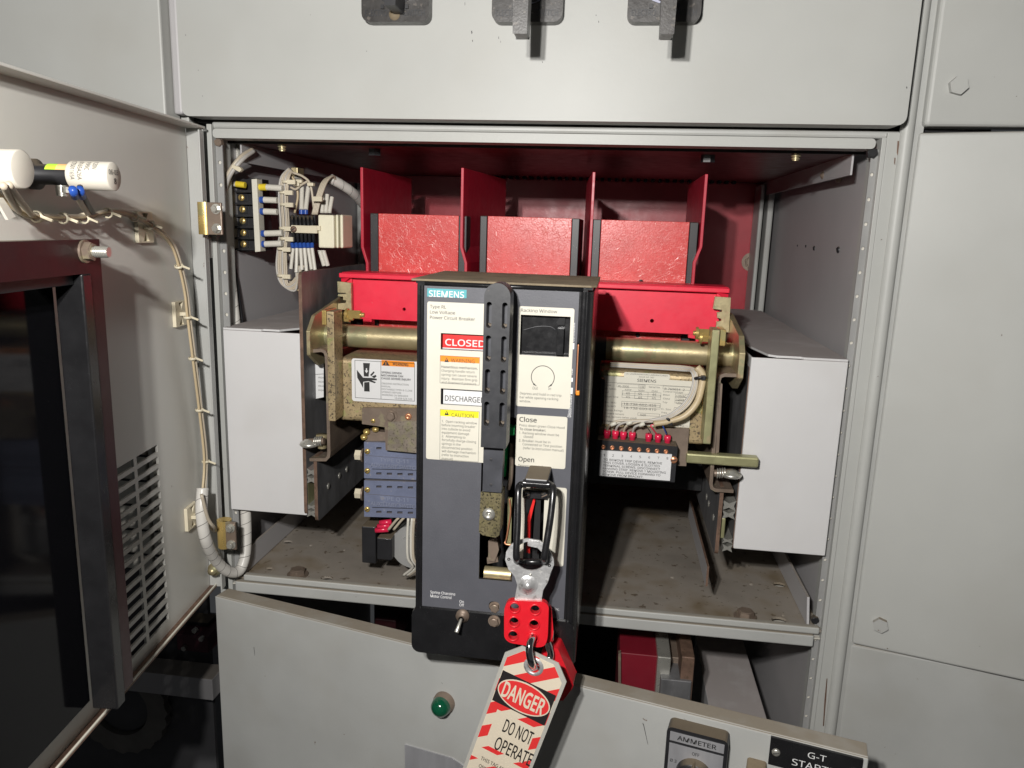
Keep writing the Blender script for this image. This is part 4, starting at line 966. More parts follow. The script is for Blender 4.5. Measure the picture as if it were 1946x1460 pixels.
# trip device terminal strip
nK = .030
b = MB(); b.pp([(1139, 812), (1310, 815), (1304, 886), (1140, 880)], nM+.001, nM+.004, ZBRN); b.build('strip_bracket', br, .0005)
b = MB(); b.pp([(1134, 836), (1288, 849), (1282, 917), (1128, 905)], .012, nK, BLKM); ts_ = b.build('terminal_strip', br, .001)
b = MB(); nk = nK+.0012
b.pp([(1141, 856), (1277, 864), (1273, 914), (1138, 904)], nK, nk, WHITE)
for i in range(8): b.pt(str(i+1), 1146+i*17.2, 867+i*.9, 3.4, 4.4, nk, INK)
for i, (s_, w_) in enumerate((('TO REMOVE TRIP DEVICE, REMOVE', 112), ('THIS COVER. LOOSEN 8 SLOTTED', 108), ('TERMINAL SCREWS. DISCONNECT', 109), ('FANNING STRIP. REMOVE 1 MOUNTING', 120), ('SCREW. PULL DEVICE FORWARD TO', 110), ('REMOVE FROM BRACKET.', 78))): b.pt(s_, 1146.5-i*.3, 875.2+i*5.65, w_, 4, nk, INK, bold=.008)
b.build('strip_label', ts_)
b = MB()
for i in range(8):
    q = W.px(1146.5+i*17, 849.5+i*1.25, nK); b.lathe(W.p(q[0], q[1], nK), W.N, [(0, .0018), (.0008, .0017), (.0009, .001), (.0001, .0009), (.0001, 0)], COPP, 14); b.build('strip_screw', ts_); b = MB()
q = W.px(1280, 874, nK); b.screw(W, q[0], q[1], nK, .0030, COPP, INK, .3)
b.build('strip_screw', ts_)
lx = ((1153, 826), (1169, 827), (1184, 829), (1201, 830), (1232, 833), (1250, 834), (1268, 836))
for i, (x, y) in enumerate(lx):
    b = MB(); b.cyl(P(x, y+14, .020), P(x-.5, y+7, .021), .0016, STEEL, seg=10); b.lathe(P(x, y+9, .0205), P(x+1, y-9, .022)-P(x, y+9, .0205), [(0, .0018), (0.0005, .0025), (.004, .0024), (.0045, .0028), (.008, .0026), (.0082, .001)], REDL, 14)
    b.build('crimp_lug', br)
hp = [(1160, 692), (1210, 695), (1280, 697), (1322, 697), (1333, 712), (1331, 735), (1322, 765), (1300, 789), (1270, 800), (1240, 805)]
b = MB(); b.tube([P(x+2, y+1, .022+min(i, 6)*.001) for i, (x, y) in enumerate(hp[3:])], lambda t: .0030-.0008*t, WIRT, 12); b.build('tan_sheath', br)
for i in range(4):
    b = MB(); x, y = lx[i]
    b.tube([P(1160, 690+i*2, .0), P(1240, 694+i*2.2, .006), P(1300-i, 697+i*2.4, .014), P(1322-i*2.4, 705+i, .022), P(1324-i*2.6, 735, .025), P(1312-i*3, 765-i, .026), P(1290-i*2, 785-i*1.5, .028), P(1262, 797-i*1.5, .028), P(1220-(3-i)*2, 799+i*1.0, .028), P(x+22, 800+i*2, .028), P(x+6, 808+i, .026), P(x+1, y-8, .022)], .00095, WIRG if i % 2 else WIRE, 8); b.build('lead_wire', br)
b = MB(); b.tube([P(1262, 806, .026), P(1238, 808, .026), P(1240, 815, .026), P(1249, 826, .022)], .0005, REDL, 6); b.tube([P(1258, 806, .026), P(1262, 815, .026), P(1267, 826, .022)], .0005, BLUL, 6)
b.tube([P(1230, 812, .016), P(1236, 822, .016), P(1233, 826, .018)], .0004, BLKM, 6); b.build('thin_wire', br)
b = MB()
for (x, y, dx, dy) in ((1331, 718, 1, .05), (1270, 798, .6, .9)):
    p = P(x, y, .024); b.tube([P(x-11*dx, y-8*dy+2, .026), P(x, y-1*dy, .0285), P(x+10*dx, y+9*dy, .026)], .0013, BLKM, 8); b.pb(x+5*dx-3, y+7*dy-4, x+5*dx+5, y+7*dy+5, .022, .029, BLKM); b.build('black_tie', br, .0004); b = MB()
b = MB()
for (x, y) in ((1166, 805), (1196, 803), (1220, 806)): b.tube([P(x-5, y+3, .0285), P(x+5, y-1, .029)], .0016, CREAM, 8); b.build('wire_marker', br); b = MB()

# ------------------------------------------------------------ front cover
nB = .130
cuL = W.px(790, 560, nB)[0]; cuR = W.px(1121, 545, nB)[0]; cz1 = W.px(800, 532, nB)[1]; cz0 = W.px(800, 1236, nB)[1]
win = []; gz0_ = W.px(804, 1151.5, nB)[1]
def wr(x0, y0, x1, y1): a = W.px(x0, y0, nB); c = W.px(x1, y1, nB); return [(a[0], c[1]), (c[0], c[1]), (c[0], a[1]), (a[0], a[1])]
holes = [wr(838, 633, 930, 669), wr(838, 738, 930, 774), wr(990, 598, 1081, 679), wr(917, 790, 973, 1106), wr(999, 928, 1030, 1066)]
holes.append(rrect(W.px(929, 1145, nB)[0], W.px(949, 1165, nB)[0], gz0_+.0012, gz0_+.0085, .0030))
grooves = wr(1096, 652, 1100, 752); holes.append(grooves)
b = MB()
gu0, gu1 = W.px(804, 560, nB)[0], W.px(1101.5, 548, nB)[0]; gz1, gz0 = W.px(804, 543, nB)[1], W.px(804, 1151.5, nB)[1]
b.prism(W, [(cuL+.001, cz0+.001), (cuR-.001, cz0+.001), (cuR-.001, cz1-.001), (cuL+.001, cz1-.001)], nB-.0025, nB-.0004, BLK, [[(u, v) for u, v in h] for h in holes])
b.build('cover_front', br, .0006)
b = MB()
cut = lambda h: h
b.prism(W, [(gu0, gz0), (gu1, gz0), (gu1, gz1), (gu0, gz1)], nB-.0004, nB, COVG, holes[:6])
b.build('charcoal_face', br)
b = MB()   # rolled sides
b.prism(Frame((0, 0, 0), (1, 0, 0), (0, 1, 0), (0, 0, 1)), [(cuL-.0006, -.004), (cuL-.0006, -nB+.006), (cuL+.0006, -nB+.0025), (cuL+.003, -nB+.0001), (cuL+.0058, -nB-.0001), (cuL+.0058, -nB+.003), (cuL+.002, -nB+.004), (cuL+.002, -.004)], cz0-.001, cz1-.0035, BLK, smooth=True)
b.prism(Frame((0, 0, 0), (1, 0, 0), (0, 1, 0), (0, 0, 1)), [(cuR+.003, -.004), (cuR+.003, -nB+.008), (cuR+.0015, -nB+.003), (cuR-.002, -nB+.0001), (cuR-.0052, -nB-.0001), (cuR-.0052, -nB+.003), (cuR-.001, -nB+.004), (cuR+.0005, -.004)], cz0-.001, cz1-.0035, BLK, smooth=True)
b.build('cover_side', br)
b = MB(); b.box(W, cuL, cuR+.002, cz1-.0024, cz1-.0008, .02, nB-.001, BLK); b.tube([W.p(cuL+.006, cz1-.0022, nB-.0012), W.p(cuR-.004, cz1-.0022, nB-.0012)], .0016, BLK, 12, k=0); b.build('cover_roll', br)
b = MB(); FTt = Frame((0, 0, cz1), (1, 0, 0), (0, -1, 0), (0, 0, 1))
b.prism(FTt, [(cuL-.003, nB+.0), (cuL-.003, .03), (cuR+.0045, .03), (cuR+.0045, nB-.004), (cuR+.001, nB+.0005)], -.0006, .0006, TAN); b.build('top_plate', br, .0004)
b = MB(); b.prism(W, rrect(cuL-.0015, cuR+.001, cz0-.001, gz0-.0012, .006), .03, nB+.0012, BLK); 
o = b.build('bottom_tray', br, .0025, 3)
b = MB(); b.box(W, cuL+.002, cuR-.002, cz0, cz1-.004, .05, .060, VOID); b.build('cover_back', br)
# labels on the cover
nf = nB+.0004
def panel(x0, y0, x1, y1, hol, mt_=CREAM, r=.0014):
    a = W.px(x0, y0, nf); c = W.px(x1, y1, nf)
    m = MB(); m.prism(W, rrect(a[0], c[0], c[1], a[1], r), nB, nf, mt_, hol); return m
m = panel(812, 573, 935, 881, holes[:2])
for i, (s_, w_) in enumerate((('Type RL', 31), ('Low Voltage', 48), ('Power Circuit Breaker', 86))): m.pt(s_, 817, 585.5+i*10.3, w_, 6, nf, INKG, bold=.008)
m.pb(836.5, 675.5, 911, 691, nf, nf+.0001, ORAN)
frame_px(m, 836.5, 675.5, 911, 732.5, nf, .0002, INKG)
m.pt('WARNING', 857, 688.3, 45, 7, nf+.0001, INK); m.pp([(844.5, 688), (848.8, 679.5), (853, 688.3)], nf+.0001, nf+.0002, INK)
m.pp([(848, 681.8), (849.4, 681.8), (849.2, 685.5), (848.2, 685.5)], nf+.0002, nf+.0003, ORAN)
for i, (s_, w_) in enumerate((('Hazardous mechanism.', 69), ('Charging handle return', 63), ('spring can cause severe', 67), ('injury.  Maintain firm grip', 68), ('and downward pressure', 66))): m.pt(s_, 839, 699+i*7.4, w_, 4.4, nf, INKG, bold=.012 if i == 0 else 0)
m.pb(836.5, 778, 909.5, 795, nf, nf+.0001, YELL)
frame_px(m, 836.5, 778, 909, 878.5, nf, .0002, INKG)
m.pt('CAUTION', 858, 791.8, 42, 7, nf+.0001, INK); m.pp([(844.5, 789), (848.8, 780.5), (853, 789.3)], nf+.0001, nf+.0002, INK)
m.pp([(848, 782.8), (849.4, 782.8), (849.2, 786.5), (848.2, 786.5)], nf+.0002, nf+.0003, YELL)
for i, (s_, w_) in enumerate((('1.  Open racking window', 67), ('before inserting breaker', 64), ('into cubicle to avoid', 54), ('equipment damage', 52), ('2.  Attempting to', 45), ('forcefully charge closing', 65), ('springs in the', 36), ('disconnected position', 58), ('will damage mechanism', 65), ('(refer to instruction', 51), ('manual)', 21))): m.pt(s_, 839.5, 802.6+i*7.08, w_, 4.4, nf, INKG)
m.build('instruction_label', br)
m = panel(986.5, 582, 1083, 778, [holes[2]])
m.pt('Racking Window', 990, 592.5, 69, 6, nf, INKG, bold=.008)
cx, cy = W.px(1031.5, 717, nf); ro = .0078
arc = [(cx+ro*math.cos(R_(a)), cy+ro*math.sin(R_(a))) for a in range(-42, 223, 8)]; arci = [(cx+(ro-.00045)*math.cos(R_(a)), cy+(ro-.00045)*math.sin(R_(a))) for a in range(-42, 223, 8)]
m.prism(W, arc+arci[::-1], nf, nf+.0001, INK)
for a in (-42, 222):
    px_, py_ = cx+ro*math.cos(R_(a)), cy+ro*math.sin(R_(a)); s_ = 1 if a < 0 else -1
    m.prism(W, [(px_, py_+.001), (px_-s_*.0022, py_-.0012), (px_+s_*.0004, py_-.0002)], nf, nf+.0001, INK)
m.pt('Out', 1012, 740, 10, 5, nf, INKG); m.pt('In', 1042, 741, 5, 5, nf, INKG)
for i, (s_, w_) in enumerate((('Depress and hold in red trip', 79), ('bar while opening racking', 73), ('window.', 21))): m.pt(s_, 988-i*.3, 749.5+i*7.3, w_, 4.4, nf, INKG)
m.build('racking_label', br)
m = panel(982, 787, 1074, 892, [])
m.pt('Close', 987, 801, 33, 8.5, nf, INK, bold=.014)
for i, (s_, x, w_) in enumerate((('Press down green Close Hood', 987, 86), ('To close breaker:', 987, 50), ('1. Racking window must be', 986.5, 76), ('closed', 995, 18), ('2. Breaker must be in', 986, 60), ('Connected or Test position', 993, 75), ('(refer to instruction manual)', 994, 77))): m.pt(s_, x, 810+i*7.25, w_, 4.4, nf, INKG, bold=.014 if i == 1 else 0)
m.pt('Open', 985, 876.5, 30, 8.5, nf, INK, bold=.014); m.pt('Depress red trip bar', 985, 886.5, 54, 4.4, nf, INKG)
m.build('operation_label', br)
m = panel(980.5, 921, 1070.5, 1077, [holes[4]])
m.pt('Trip Bar', 981, 1071, 33, 6, nf, INK, bold=.008); m.build('trip_label', br)
m = MB(); a = W.px(812, 548, nf); c = W.px(886.5, 567, nf); m.box(W, a[0], c[0], c[1], a[1], nB, nf, TEAL); m.pt('SIEMENS', 815, 563.6, 67, 11.5, nf, WHITE, bold=.018, dy=1); m.build('maker_badge', br)
m = MB()
for i, s_ in enumerate(('Spring Charging', 'Motor Control')): m.pt(s_, 818, 1127.5+i*7.3, (47, 40)[i], 5, nB, WINK, bold=.01)
m.pt('On', 873, 1145.5, 8.5, 5, nB, WINK, bold=.01); m.pt('Off', 873, 1152, 9, 5, nB, WINK, bold=.01); m.pt('Automation, Inc.', 1022, 1156.5, 41, 4.5, nB, WINK)
for (s_, x, y, w_) in (('Connected', 1091, 650, 36), ('Test', 1088, 714, 13), ('Disconnected', 1085, 793, 41)):
    a = W.px(x, y, nB); w2 = W.px(x, y-w_, nB)[1]-a[1]; m.text(W, s_, a[0], a[1], nB, w2, .0022, WINK, .01, .0001, vert=True)
for (x, y) in ((1088.5, 658), (1086, 722), (1085.5, 743)): m.pb(x-2.5, y-6 if y != 722 else y-4, x+2.5, y+6 if y != 722 else y+4, nB, nB+.0001, WINK)
m.build('cover_lettering', br)
# indicators
m = MB(); m.pb(841.5, 634, 930, 668, nB-.006, nB-.0035, REDI); m.pb(841, 663.5, 930, 665.3, nB-.0035, nB-.0033, WHITE); m.pb(841, 665.3, 930, 667, nB-.0035, nB-.0033, GRNP)
m.pt('CLOSED', 846, 656.2, 76, 12, nB-.0035, WHITE, bold=.016); m.build('closed_flag', br)
m = MB(); m.pb(842.5, 739, 930, 773, nB-.006, nB-.0035, WHITE); m.pb(842, 770.5, 930, 773, nB-.0035, nB-.0033, YELL)
m.pt('DISCHARGED', 845.5, 761.5, 76, 10, nB-.0035, INK, bold=.006); m.build('charge_flag', br)
m = MB(); m.pb(990, 598, 1081, 679, nB-.012, nB-.006, BLK)
m.pp([(1063, 604), (1074, 604), (1073, 618), (1060, 618), (1057, 613)], nB-.006, nB-.0045, VOID); m.pb(1059, 625, 1070, 676, nB-.006, nB-.002, BLK)
m.tube([P(993, 628, nB-.006), P(1020, 621, nB-.006), P(1045, 621, nB-.006), P(1056, 627, nB-.006)], .0004, RUBB, 6); m.build('racking_shutter', br, .0006)
m = MB(); m.pb(1097.2, 655, 1100, 750, nB-.006, nB-.001, COPP); m.pb(1094.5, 743, 1101, 752, nB-.004, nB+.0018, ORAN); m.build('position_pointer', br, .0005)
m = MB(); m.pb(964, 813, 977, 828, nB-.008, nB+.002, GRNP); m.tube([P(963, 822, nB-.004), P(961, 870, nB-.006), P(958, 905, nB-.008)], .0016, GRNP, 8); m.build('close_hood', br, .0005)
m = MB(); m.tube([P(973, 842, nB-.004), P(971, 905, nB-.006), P(966, 930, nB-.008)], .0016, ZBRN, 8); m.tube([P(968, 948, nB-.002), P(970, 975, nB-.002), P(963, 1020, nB-.002), P(960, 1033, nB-.001), P(972, 1036, nB-.001)], .0007, COPP, 6)
m.pp([(965, 946), (973, 948), (971, 1036), (963, 1034)], nB-.006, nB-.004, ZGRN); m.build('close_linkage', br, .0003)
m = MB(); m.pp([(928, 1028), (944, 1022), (948, 1045), (940, 1068), (928, 1066)], nB-.014, nB-.002, ZBRN); m.pp([(925, 1060), (945, 1058), (947, 1068), (926, 1072)], nB-.02, nB-.004, ZBRN); m.build('handle_link', br, .001)
m = MB(); q0_ = P(921, 1088, nB-.012); q1_ = P(972, 1090, nB-.012); m.cyl(q0_, Vector((q1_.x, q0_.y, q0_.z)), .0048, ZINC, seg=24); m.pb(918, 1098, 973, 1104, nB-.02, nB-.006, ZBRN); m.build('link_roller', br)
# handle
hL, hR = W.px(917, 700, .162)[0], W.px(966, 700, .162)[0]; hw = (hR-hL)/2; hc = (hL+hR)/2
hz1 = W.px(942, 538, .162)[1]; hz0 = W.px(935, 848, .158)[1]
def ppoly(): 
    return [(hc+hw*math.cos(R_(a)), hz1-hw+hw*math.sin(R_(a))) for a in range(0, 181, 15)]
slots = []
hh_ = []
for r_ in range(4):
    yc = (584.5, 642.5, 708+-1.5, 772-1.5)
    ys = ((574, 624), (638, 688), (702, 749), (764, 811))[r_]
    for sx in (-1, 1):
        cx = hc+sx*hw*.60; va = W.px(935, ys[0], .162)[1]; vb_ = W.px(935, ys[1], .162)[1]; w_ = hw*.205
        slots.append(rrect(cx-w_, cx+w_, vb_, va, w_*.98, 5))
body = ppoly()+[(hc-hw, hz0), (hc+hw, hz0)]
m = MB(); m.prism(W, body, .1535, .162, RUBB, slots); m.prism(W, [(hc+(u-hc)*.99, v) for u, v in body], .146, .1535, RUB2)
for sl_ in slots:
    us = [p[0] for p in sl_]; vv = [p[1] for p in sl_]; u0_, u1_, v0_ = min(us), max(us), min(vv)
    m.prism(W, [(u0_+.0002, v0_+.0016), ((u0_+u1_)/2, v0_+.0002), (u1_-.0002, v0_+.0016), (u1_-.0002, v0_+.0024), ((u0_+u1_)/2, v0_+.0019), (u0_+.0002, v0_+.0024)], .1536, .1558, GDST)
m.build('handle_grip', br, .0022, 3)
m = MB(); hn = W.px(917, 838, .155)
sl = W.px(918, 846, .156)[0]; sr = W.px(955, 846, .156)[0]
m.prism(W, [(sl, W.px(917, 934, .154)[1]), (W.px(952.5, 934, .154)[0], W.px(917, 934, .154)[1]), (sr+.0005, hz0), (sl, hz0)], .146, .154, RUB2)
for y in (874, 922): q = W.px(933, y, .154); m.lathe(W.p(q[0], q[1], .154), W.N, [(0, .0009), (.0003, .0009), (.0003, .0005)], BLKM, 12)
m.build('handle_neck', br, .0025, 3)
m = MB(); a = W.px(914, 934, .150); c = W.px(951, 1019, .150)
m.prism(W, [(a[0], a[1]), (a[0]-.0006, c[1]+.002), (a[0]+.002, c[1]), (c[0]-.003, c[1]-.001), (c[0]-.0006, c[1]+.001), (c[0]+.0003, a[1])], .136, .151, ZDRK); hsk = m.build('handle_socket', br, .003, 3)
m = MB(); q = W.px(929, 977, .151); m.lathe(W.p(q[0], q[1], .151), W.N, [(0, .0042), (.001, .0042), (.0012, .0032), (.0016, .003), (.0016, .0016), (.0008, .0014), (.0008, .0006), (.0018, .0005), (.0018, 0)], STEEL, 24); m.build('handle_rivet', hsk)
m = MB()
for y in (1156, 1178): q = W.px(940, y, nB); m.hexb(W, q[0], q[1], nB-.002+(y > 1170)*.0034, .0034, .003, ZBRN, .0044); m.build('cover_bolt', br); m = MB()
m = MB(); q = W.px(880, 1168, nB); m.lathe(W.p(q[0], q[1], nB+.001), W.N, [(0, .0048), (.002, .0048), (.002, .0036), (.004, .0034), (.004, .0022), (.006, .002)], ZBRN, 20)
m.tube([W.p(q[0], q[1], nB+.006), W.p(q[0]-.0012, q[1]-.004, nB+.010), W.p(q[0]-.0022, q[1]-.0075, nB+.012)], lambda t: .0010+.0007*t, STEEL, 12); m.build('toggle_switch', br)
# trip bar loop
m = MB(); a = W.px(997, 909, .158); c = W.px(1041, 927, .158)
m.box(W, a[0], c[0], c[1]+.0018, a[1], .128, .158, BLKM); m.cyl(W.p(a[0]-.001, c[1]+.001, .155), W.p(c[0]+.001, c[1]+.001, .155), .0026, BLK, seg=20); m.build('loop_hinge', br, .001)
m = MB(); m.pb(993, 930, 1040, 950, nB+.0006, nB+.004, BLKM)
for x in (1001, 1035): q = W.px(x, 941, nB+.004); m.screw(W, q[0], q[1], nB+.004, .0028, BLKM, ZBRN, .5)
m.build('loop_base', br, .0006)
m = MB()
pts = [P(1000, 921, .155), P(989, 922, .156), P(985, 935, .160), P(984, 990, .166), P(981, 1050, .172), P(982, 1062, .171), P(983, 1066, .160), P(996, 1068, .150), P(1030, 1068, .150), P(1034, 1067, .160), P(1034, 1062, .171), P(1036, 1048, .172), P(1046, 985, .166), P(1051, 935, .160), P(1048, 923, .156), P(1036, 921, .155)]
m.tube(pts, .0022, BLK, 14, k=8); m.build('trip_loop', br)
m = MB(); m.pp([(1013, 950), (1017, 952), (1008, 990), (1007, 1052), (1001, 1050), (1002, 985)], nB-.004, nB+.004, REDI); m.pp([(1018, 945), (1028, 945), (1024, 1068), (1010, 1068)], nB-.006, nB-.001, VOID); m.build('trip_blade', br, .0005)

# ------------------------------------------------------------ hasp, padlock, tag
hs_ = thing('lockout_hasp', 'steel lockout hasp with red six-hole leaf hooked on the breaker trip loop', 'hasp', P(1003, 1230, .165))
Fh = Frame(P(1003, 1113, .163), (1, .06, -.02), (.055, .10, 1), (0, -1, .1)); Fh.N = Fh.U.cross(Fh.V).normalized()*1; 
if Fh.N.y > 0: Fh.N = -Fh.N
Fh.V = Fh.N.cross(Fh.U) if (Fh.N.cross(Fh.U)).z > 0 else -(Fh.N.cross(Fh.U))
hp_ = lambda pts, n=0: [Fh.px(x, y, n) for x, y in pts]
out = hp_([(978, 1139), (983, 1112), (978, 1096), (966, 1082), (960, 1064), (962, 1049), (970, 1036), (984, 1027), (1003, 1024), (1026, 1028), (1042, 1041), (1052, 1062), (1053, 1073), (1046, 1090), (1041, 1107), (1032, 1122), (1029, 1142)])
inn = circ(*Fh.px(1009, 1057, 0), .0105, 22, .0098)
m = MB(); m.prism(Fh, out, -.0018, 0, ALU, [inn]); hb_ = m.build('hasp_body', hs_, .0004)
m = MB(); out2 = hp_([(1003, 1026), (1024, 1029), (1040, 1041), (1049, 1062), (1046, 1066), (1037, 1066), (1034, 1052), (1022, 1040), (1003, 1036)], 0)
m.prism(Fh, out2, .0002, .0018, ALU); 
for x, y in ((967, 1063), (1044, 1075), (1008, 1093)): q = Fh.px(x, y, 0); m.lathe(Fh.p(q[0], q[1], 0), Fh.N, [(0, .0011), (.0005, .0009), (.0004, .0004)], BLKM if y != 1093 else STEEL, 10)
m.build('jaw', hs_, .0004)
m = MB(); q = Fh.px(1003, 1112, 0); m.lathe(Fh.p(q[0], q[1], 0), Fh.N, [(0, .0066), (.0003, .0062), (.0002, .0048), (.0012, .0044), (.0014, .003), (.0028, .0026), (.0032, 0)], ALU, 28); m.build('rivet', hb_)
rd = [(966, 1141), (1035, 1144), (1043, 1152), (1041, 1212), (1036, 1228), (1023, 1231), (968, 1222), (958, 1213), (958, 1156)]
def roundpoly(pts, r=5):
    o = []; n = len(pts)
    for i in range(n):
        a, p, c = Vector(pts[i-1]), Vector(pts[i]), Vector(pts[(i+1) % n]); k = min(r, (a-p).length/2, (c-p).length/2)
        s0 = p+(a-p).normalized()*k; s1 = p+(c-p).normalized()*k
        for t in (0, .33, .66, 1): o.append(tuple(s0*(1-t)**2+p*2*t*(1-t)+s1*t*t))
    return o
hc6 = [(978, 1155), (1017, 1159), (977, 1182), (1015, 1187), (975, 1208), (1013, 1213)]
m = MB(); m.prism(Fh, hp_(roundpoly(rd, 9), .0022), -.003, .0022, HRED, [circ(*Fh.px(x, y, .0022), .0030, 18, .0028) for x, y in hc6]); rl_ = m.build('red_leaf', hs_, .0008, 3)
m = MB()
for x, y in hc6: q = Fh.px(x, y, .0022); m.lathe(Fh.p(q[0], q[1], .0018), Fh.N, [(0, .0030), (0, .0041), (.0008, .0040), (.0011, .0034), (.0008, .0030), (0, .0030)], HRED, 20); m.build('hole_rim', rl_); m = MB()
m = MB(); m.prism(Fh, hp_(roundpoly([(1030, 1146), (1048, 1154), (1052, 1206), (1047, 1222), (1030, 1226)], 6), -.010), -.014, -.0105, HRED); m.build('rear_leaf', hs_, .0008)
pk = thing('padlock', 'red padlock with chrome shackle hanging behind the danger tag', 'padlock', P(1060, 1330, .15))
m = MB()
m.tube([Fh.at(1013, 1213, -.012), Fh.at(1014, 1211, -.004), Fh.at(1012, 1212, .006), Fh.at(1007, 1224, .011), Fh.at(1006, 1242, .013), Fh.at(1011, 1262, .012), P(1019, 1268, .168), P(1034, 1262, .155), P(1046, 1248, .150), P(1044, 1232, .150), P(1038, 1218, .150), P(1026, 1212, .151)], .0024, CHROM, 16, k=8); m.build('shackle', pk)
m = MB(); FK = Frame(P(1060, 1280, .146), (1, -.35, 0), (0, 0, 1), (0, 0, 0.1)); FK.N = Vector((-.08, -.997, 0)).normalized(); FK.U = Vector((.997, -.08, 0))
kp = lambda pts: [FK.px(x, y, 0) for x, y in pts]
m.prism(FK, kp([(1026, 1246), (1050, 1232), (1060, 1233), (1090, 1302), (1088, 1308), (1070, 1332), (1040, 1330), (1024, 1290)]), -.016, 0, HRED); m.build('lock_body', pk, .0022, 3)
m = MB(); q = FK.px(1042, 1238, 0); m.cyl(FK.p(q[0], q[1], -.008)+Vector((0, 0, .012)), FK.p(q[0], q[1]-.003, -.008), .0024, CHROM, seg=14); m.build('shackle_leg', pk)

tg = thing('danger_tag', 'laminated red and cream striped DANGER DO NOT OPERATE tag hanging from the hasp', 'tag', P(990, 1460, .165))
ro_, yw_ = R_(16.5), R_(9)
U = Vector((math.cos(ro_), 0, -math.sin(ro_))); V = Vector((math.sin(ro_), 0, math.cos(ro_)))
rot = Matrix.Rotation(-yw_, 3, 'Z'); U = rot @ U; V = rot @ V; N_ = U.cross(V)
if N_.y > 0: N_ = -N_
FT_ = Frame(P(1012, 1266, .170), U, V, N_)
tp = lambda x, y, n=.0006: FT_.px(x, y, n)
o1 = [(968, 1233), (984, 1226), (1016, 1228), (1060, 1254), (1076, 1312), (1030, 1478), (985, 1620), (830, 1590), (860, 1470), (952, 1262), (953, 1247)]
uu = [tp(*p) for p in o1]
# tag built in its own rectangle
cL = tp(953, 1262)[0]-.0004; w_tag = .036
q_tl = tp(953, 1258); q_tr = tp(1073, 1305); q_t = tp(1000, 1232)
TL, TR = q_tl[0], q_tr[0]; TT = max(q_t[1], tp(990, 1230)[1]); sh_ = .010
def tagpoly(e):   # inset by e
    l, r_, t = TL+e, TR-e, TT-e
    return [(l, TT-.15+e), (r_, TT-.15+e), (r_, t-sh_), (r_-sh_*.9, t), (l+sh_*.9, t), (l, t-sh_)]
gc = tp(1014, 1267)
m = MB(); m.prism(FT_, tagpoly(0), -.0004, .0004, LAMI, [circ(gc[0], gc[1], .0042, 18)]); m.build('laminate', tg)
e = .0024; l, r_, t = TL+e, TR-e, TT-e; wI = r_-l
m = MB(); m.prism(FT_, tagpoly(e), .0004, .0006, TAGC, [circ(gc[0], gc[1], .0042, 18)])
# stripes: clip diagonal bands to the card
def clip(poly, f):
    o = []
    for i in range(len(poly)):
        a, c = poly[i], poly[(i+1) % len(poly)]; fa, fc = f(a), f(c)
        if fa >= 0: o.append(a)
        if (fa >= 0) != (fc >= 0): k = fa/(fa-fc); o.append((a[0]+(c[0]-a[0])*k, a[1]+(c[1]-a[1])*k))
    return o
sdir = Vector((math.cos(R_(40)), math.sin(R_(40)))); sn = Vector((-sdir.y, sdir.x))
base = Vector((l, t))
dt = Vector(tp(1040, 1266)) if False else None
per = .0152
zD0 = (tp(960, 1267.5)[1]+tp(1057, 1330)[1])/2; zD1 = (tp(947, 1327)[1]+tp(1040, 1391)[1])/2
def reg(v0, v1, u0=l, u1=r_):
    return clip(clip(clip(clip(tagpoly(e), lambda p: p[1]-v0), lambda p: v1-p[1]), lambda p: p[0]-u0), lambda p: u1-p[0])
vO = tp(972, 1440)[1]; vP = vO-.013
regs = [reg(zD1-.0, t), reg(vO, zD1, l, l+wI*.15), reg(vO, zD1, r_-wI*.12, r_), reg(zD1-.0048, zD1, l+wI*.15, r_-wI*.12), reg(vO-.0035, vO), reg(t-.15, vP)]
for rg in regs:
    for k in range(-3, 14):
        d0 = -k*per+.002; d1 = d0+per*.5
        pl = clip(clip(rg, lambda p: (Vector(p)-base).dot(sn)-d0), lambda p: d1-(Vector(p)-base).dot(sn))
        if len(pl) >= 3: m.prism(FT_, pl, .0006, .00068, TAGR)
m.box(FT_, l+.0004, r_-.0004, zD1, zD0, .0007, .0008, TAGK)
cu, cv = (l+r_)/2, (zD0+zD1)/2
hD = zD0-zD1; m.prism(FT_, circ(cu, cv, wI*.475, 40, hD*.46), .0008, .0009, TAGC); m.prism(FT_, circ(cu, cv, wI*.455, 40, hD*.42), .0009, .0010, TAGR)
m.text(FT_, 'DANGER', cu-wI*.38, cv-hD*.23, .0010, wI*.76, hD*.46, TAGC, .028)
def tt(s_, bl, tl, br_, bold):
    a_, b_, c_ = tp(*bl), tp(*tl), tp(*br_); m.text(FT_, s_, a_[0], (a_[1]+c_[1])/2, .0007, abs(c_[0]-a_[0]), math.hypot(b_[0]-a_[0], b_[1]-a_[1]), TAGK, bold)
tt('DO NOT', (955, 1386), (962, 1362.5), (1006, 1419), .012); tt('OPERATE', (939.5, 1416), (945, 1392.5), (1004, 1462), .012)
tt('THIS TAG AND LOCK TO', (914.6, 1439), (916.5, 1432.5), (995, 1490), .006); tt('ONLY BE REMOVED BY', (911, 1453), (913, 1446.5), (985, 1502), .006)
m.build('printed_card', tg)
m = MB(); m.lathe(FT_.p(gc[0], gc[1], .0006), FT_.N, [(0, .0068), (.0006, .0062), (.0009, .005), (.0004, .0042), (-.0012, .0040)], ALU, 28); m.build('grommet', tg)

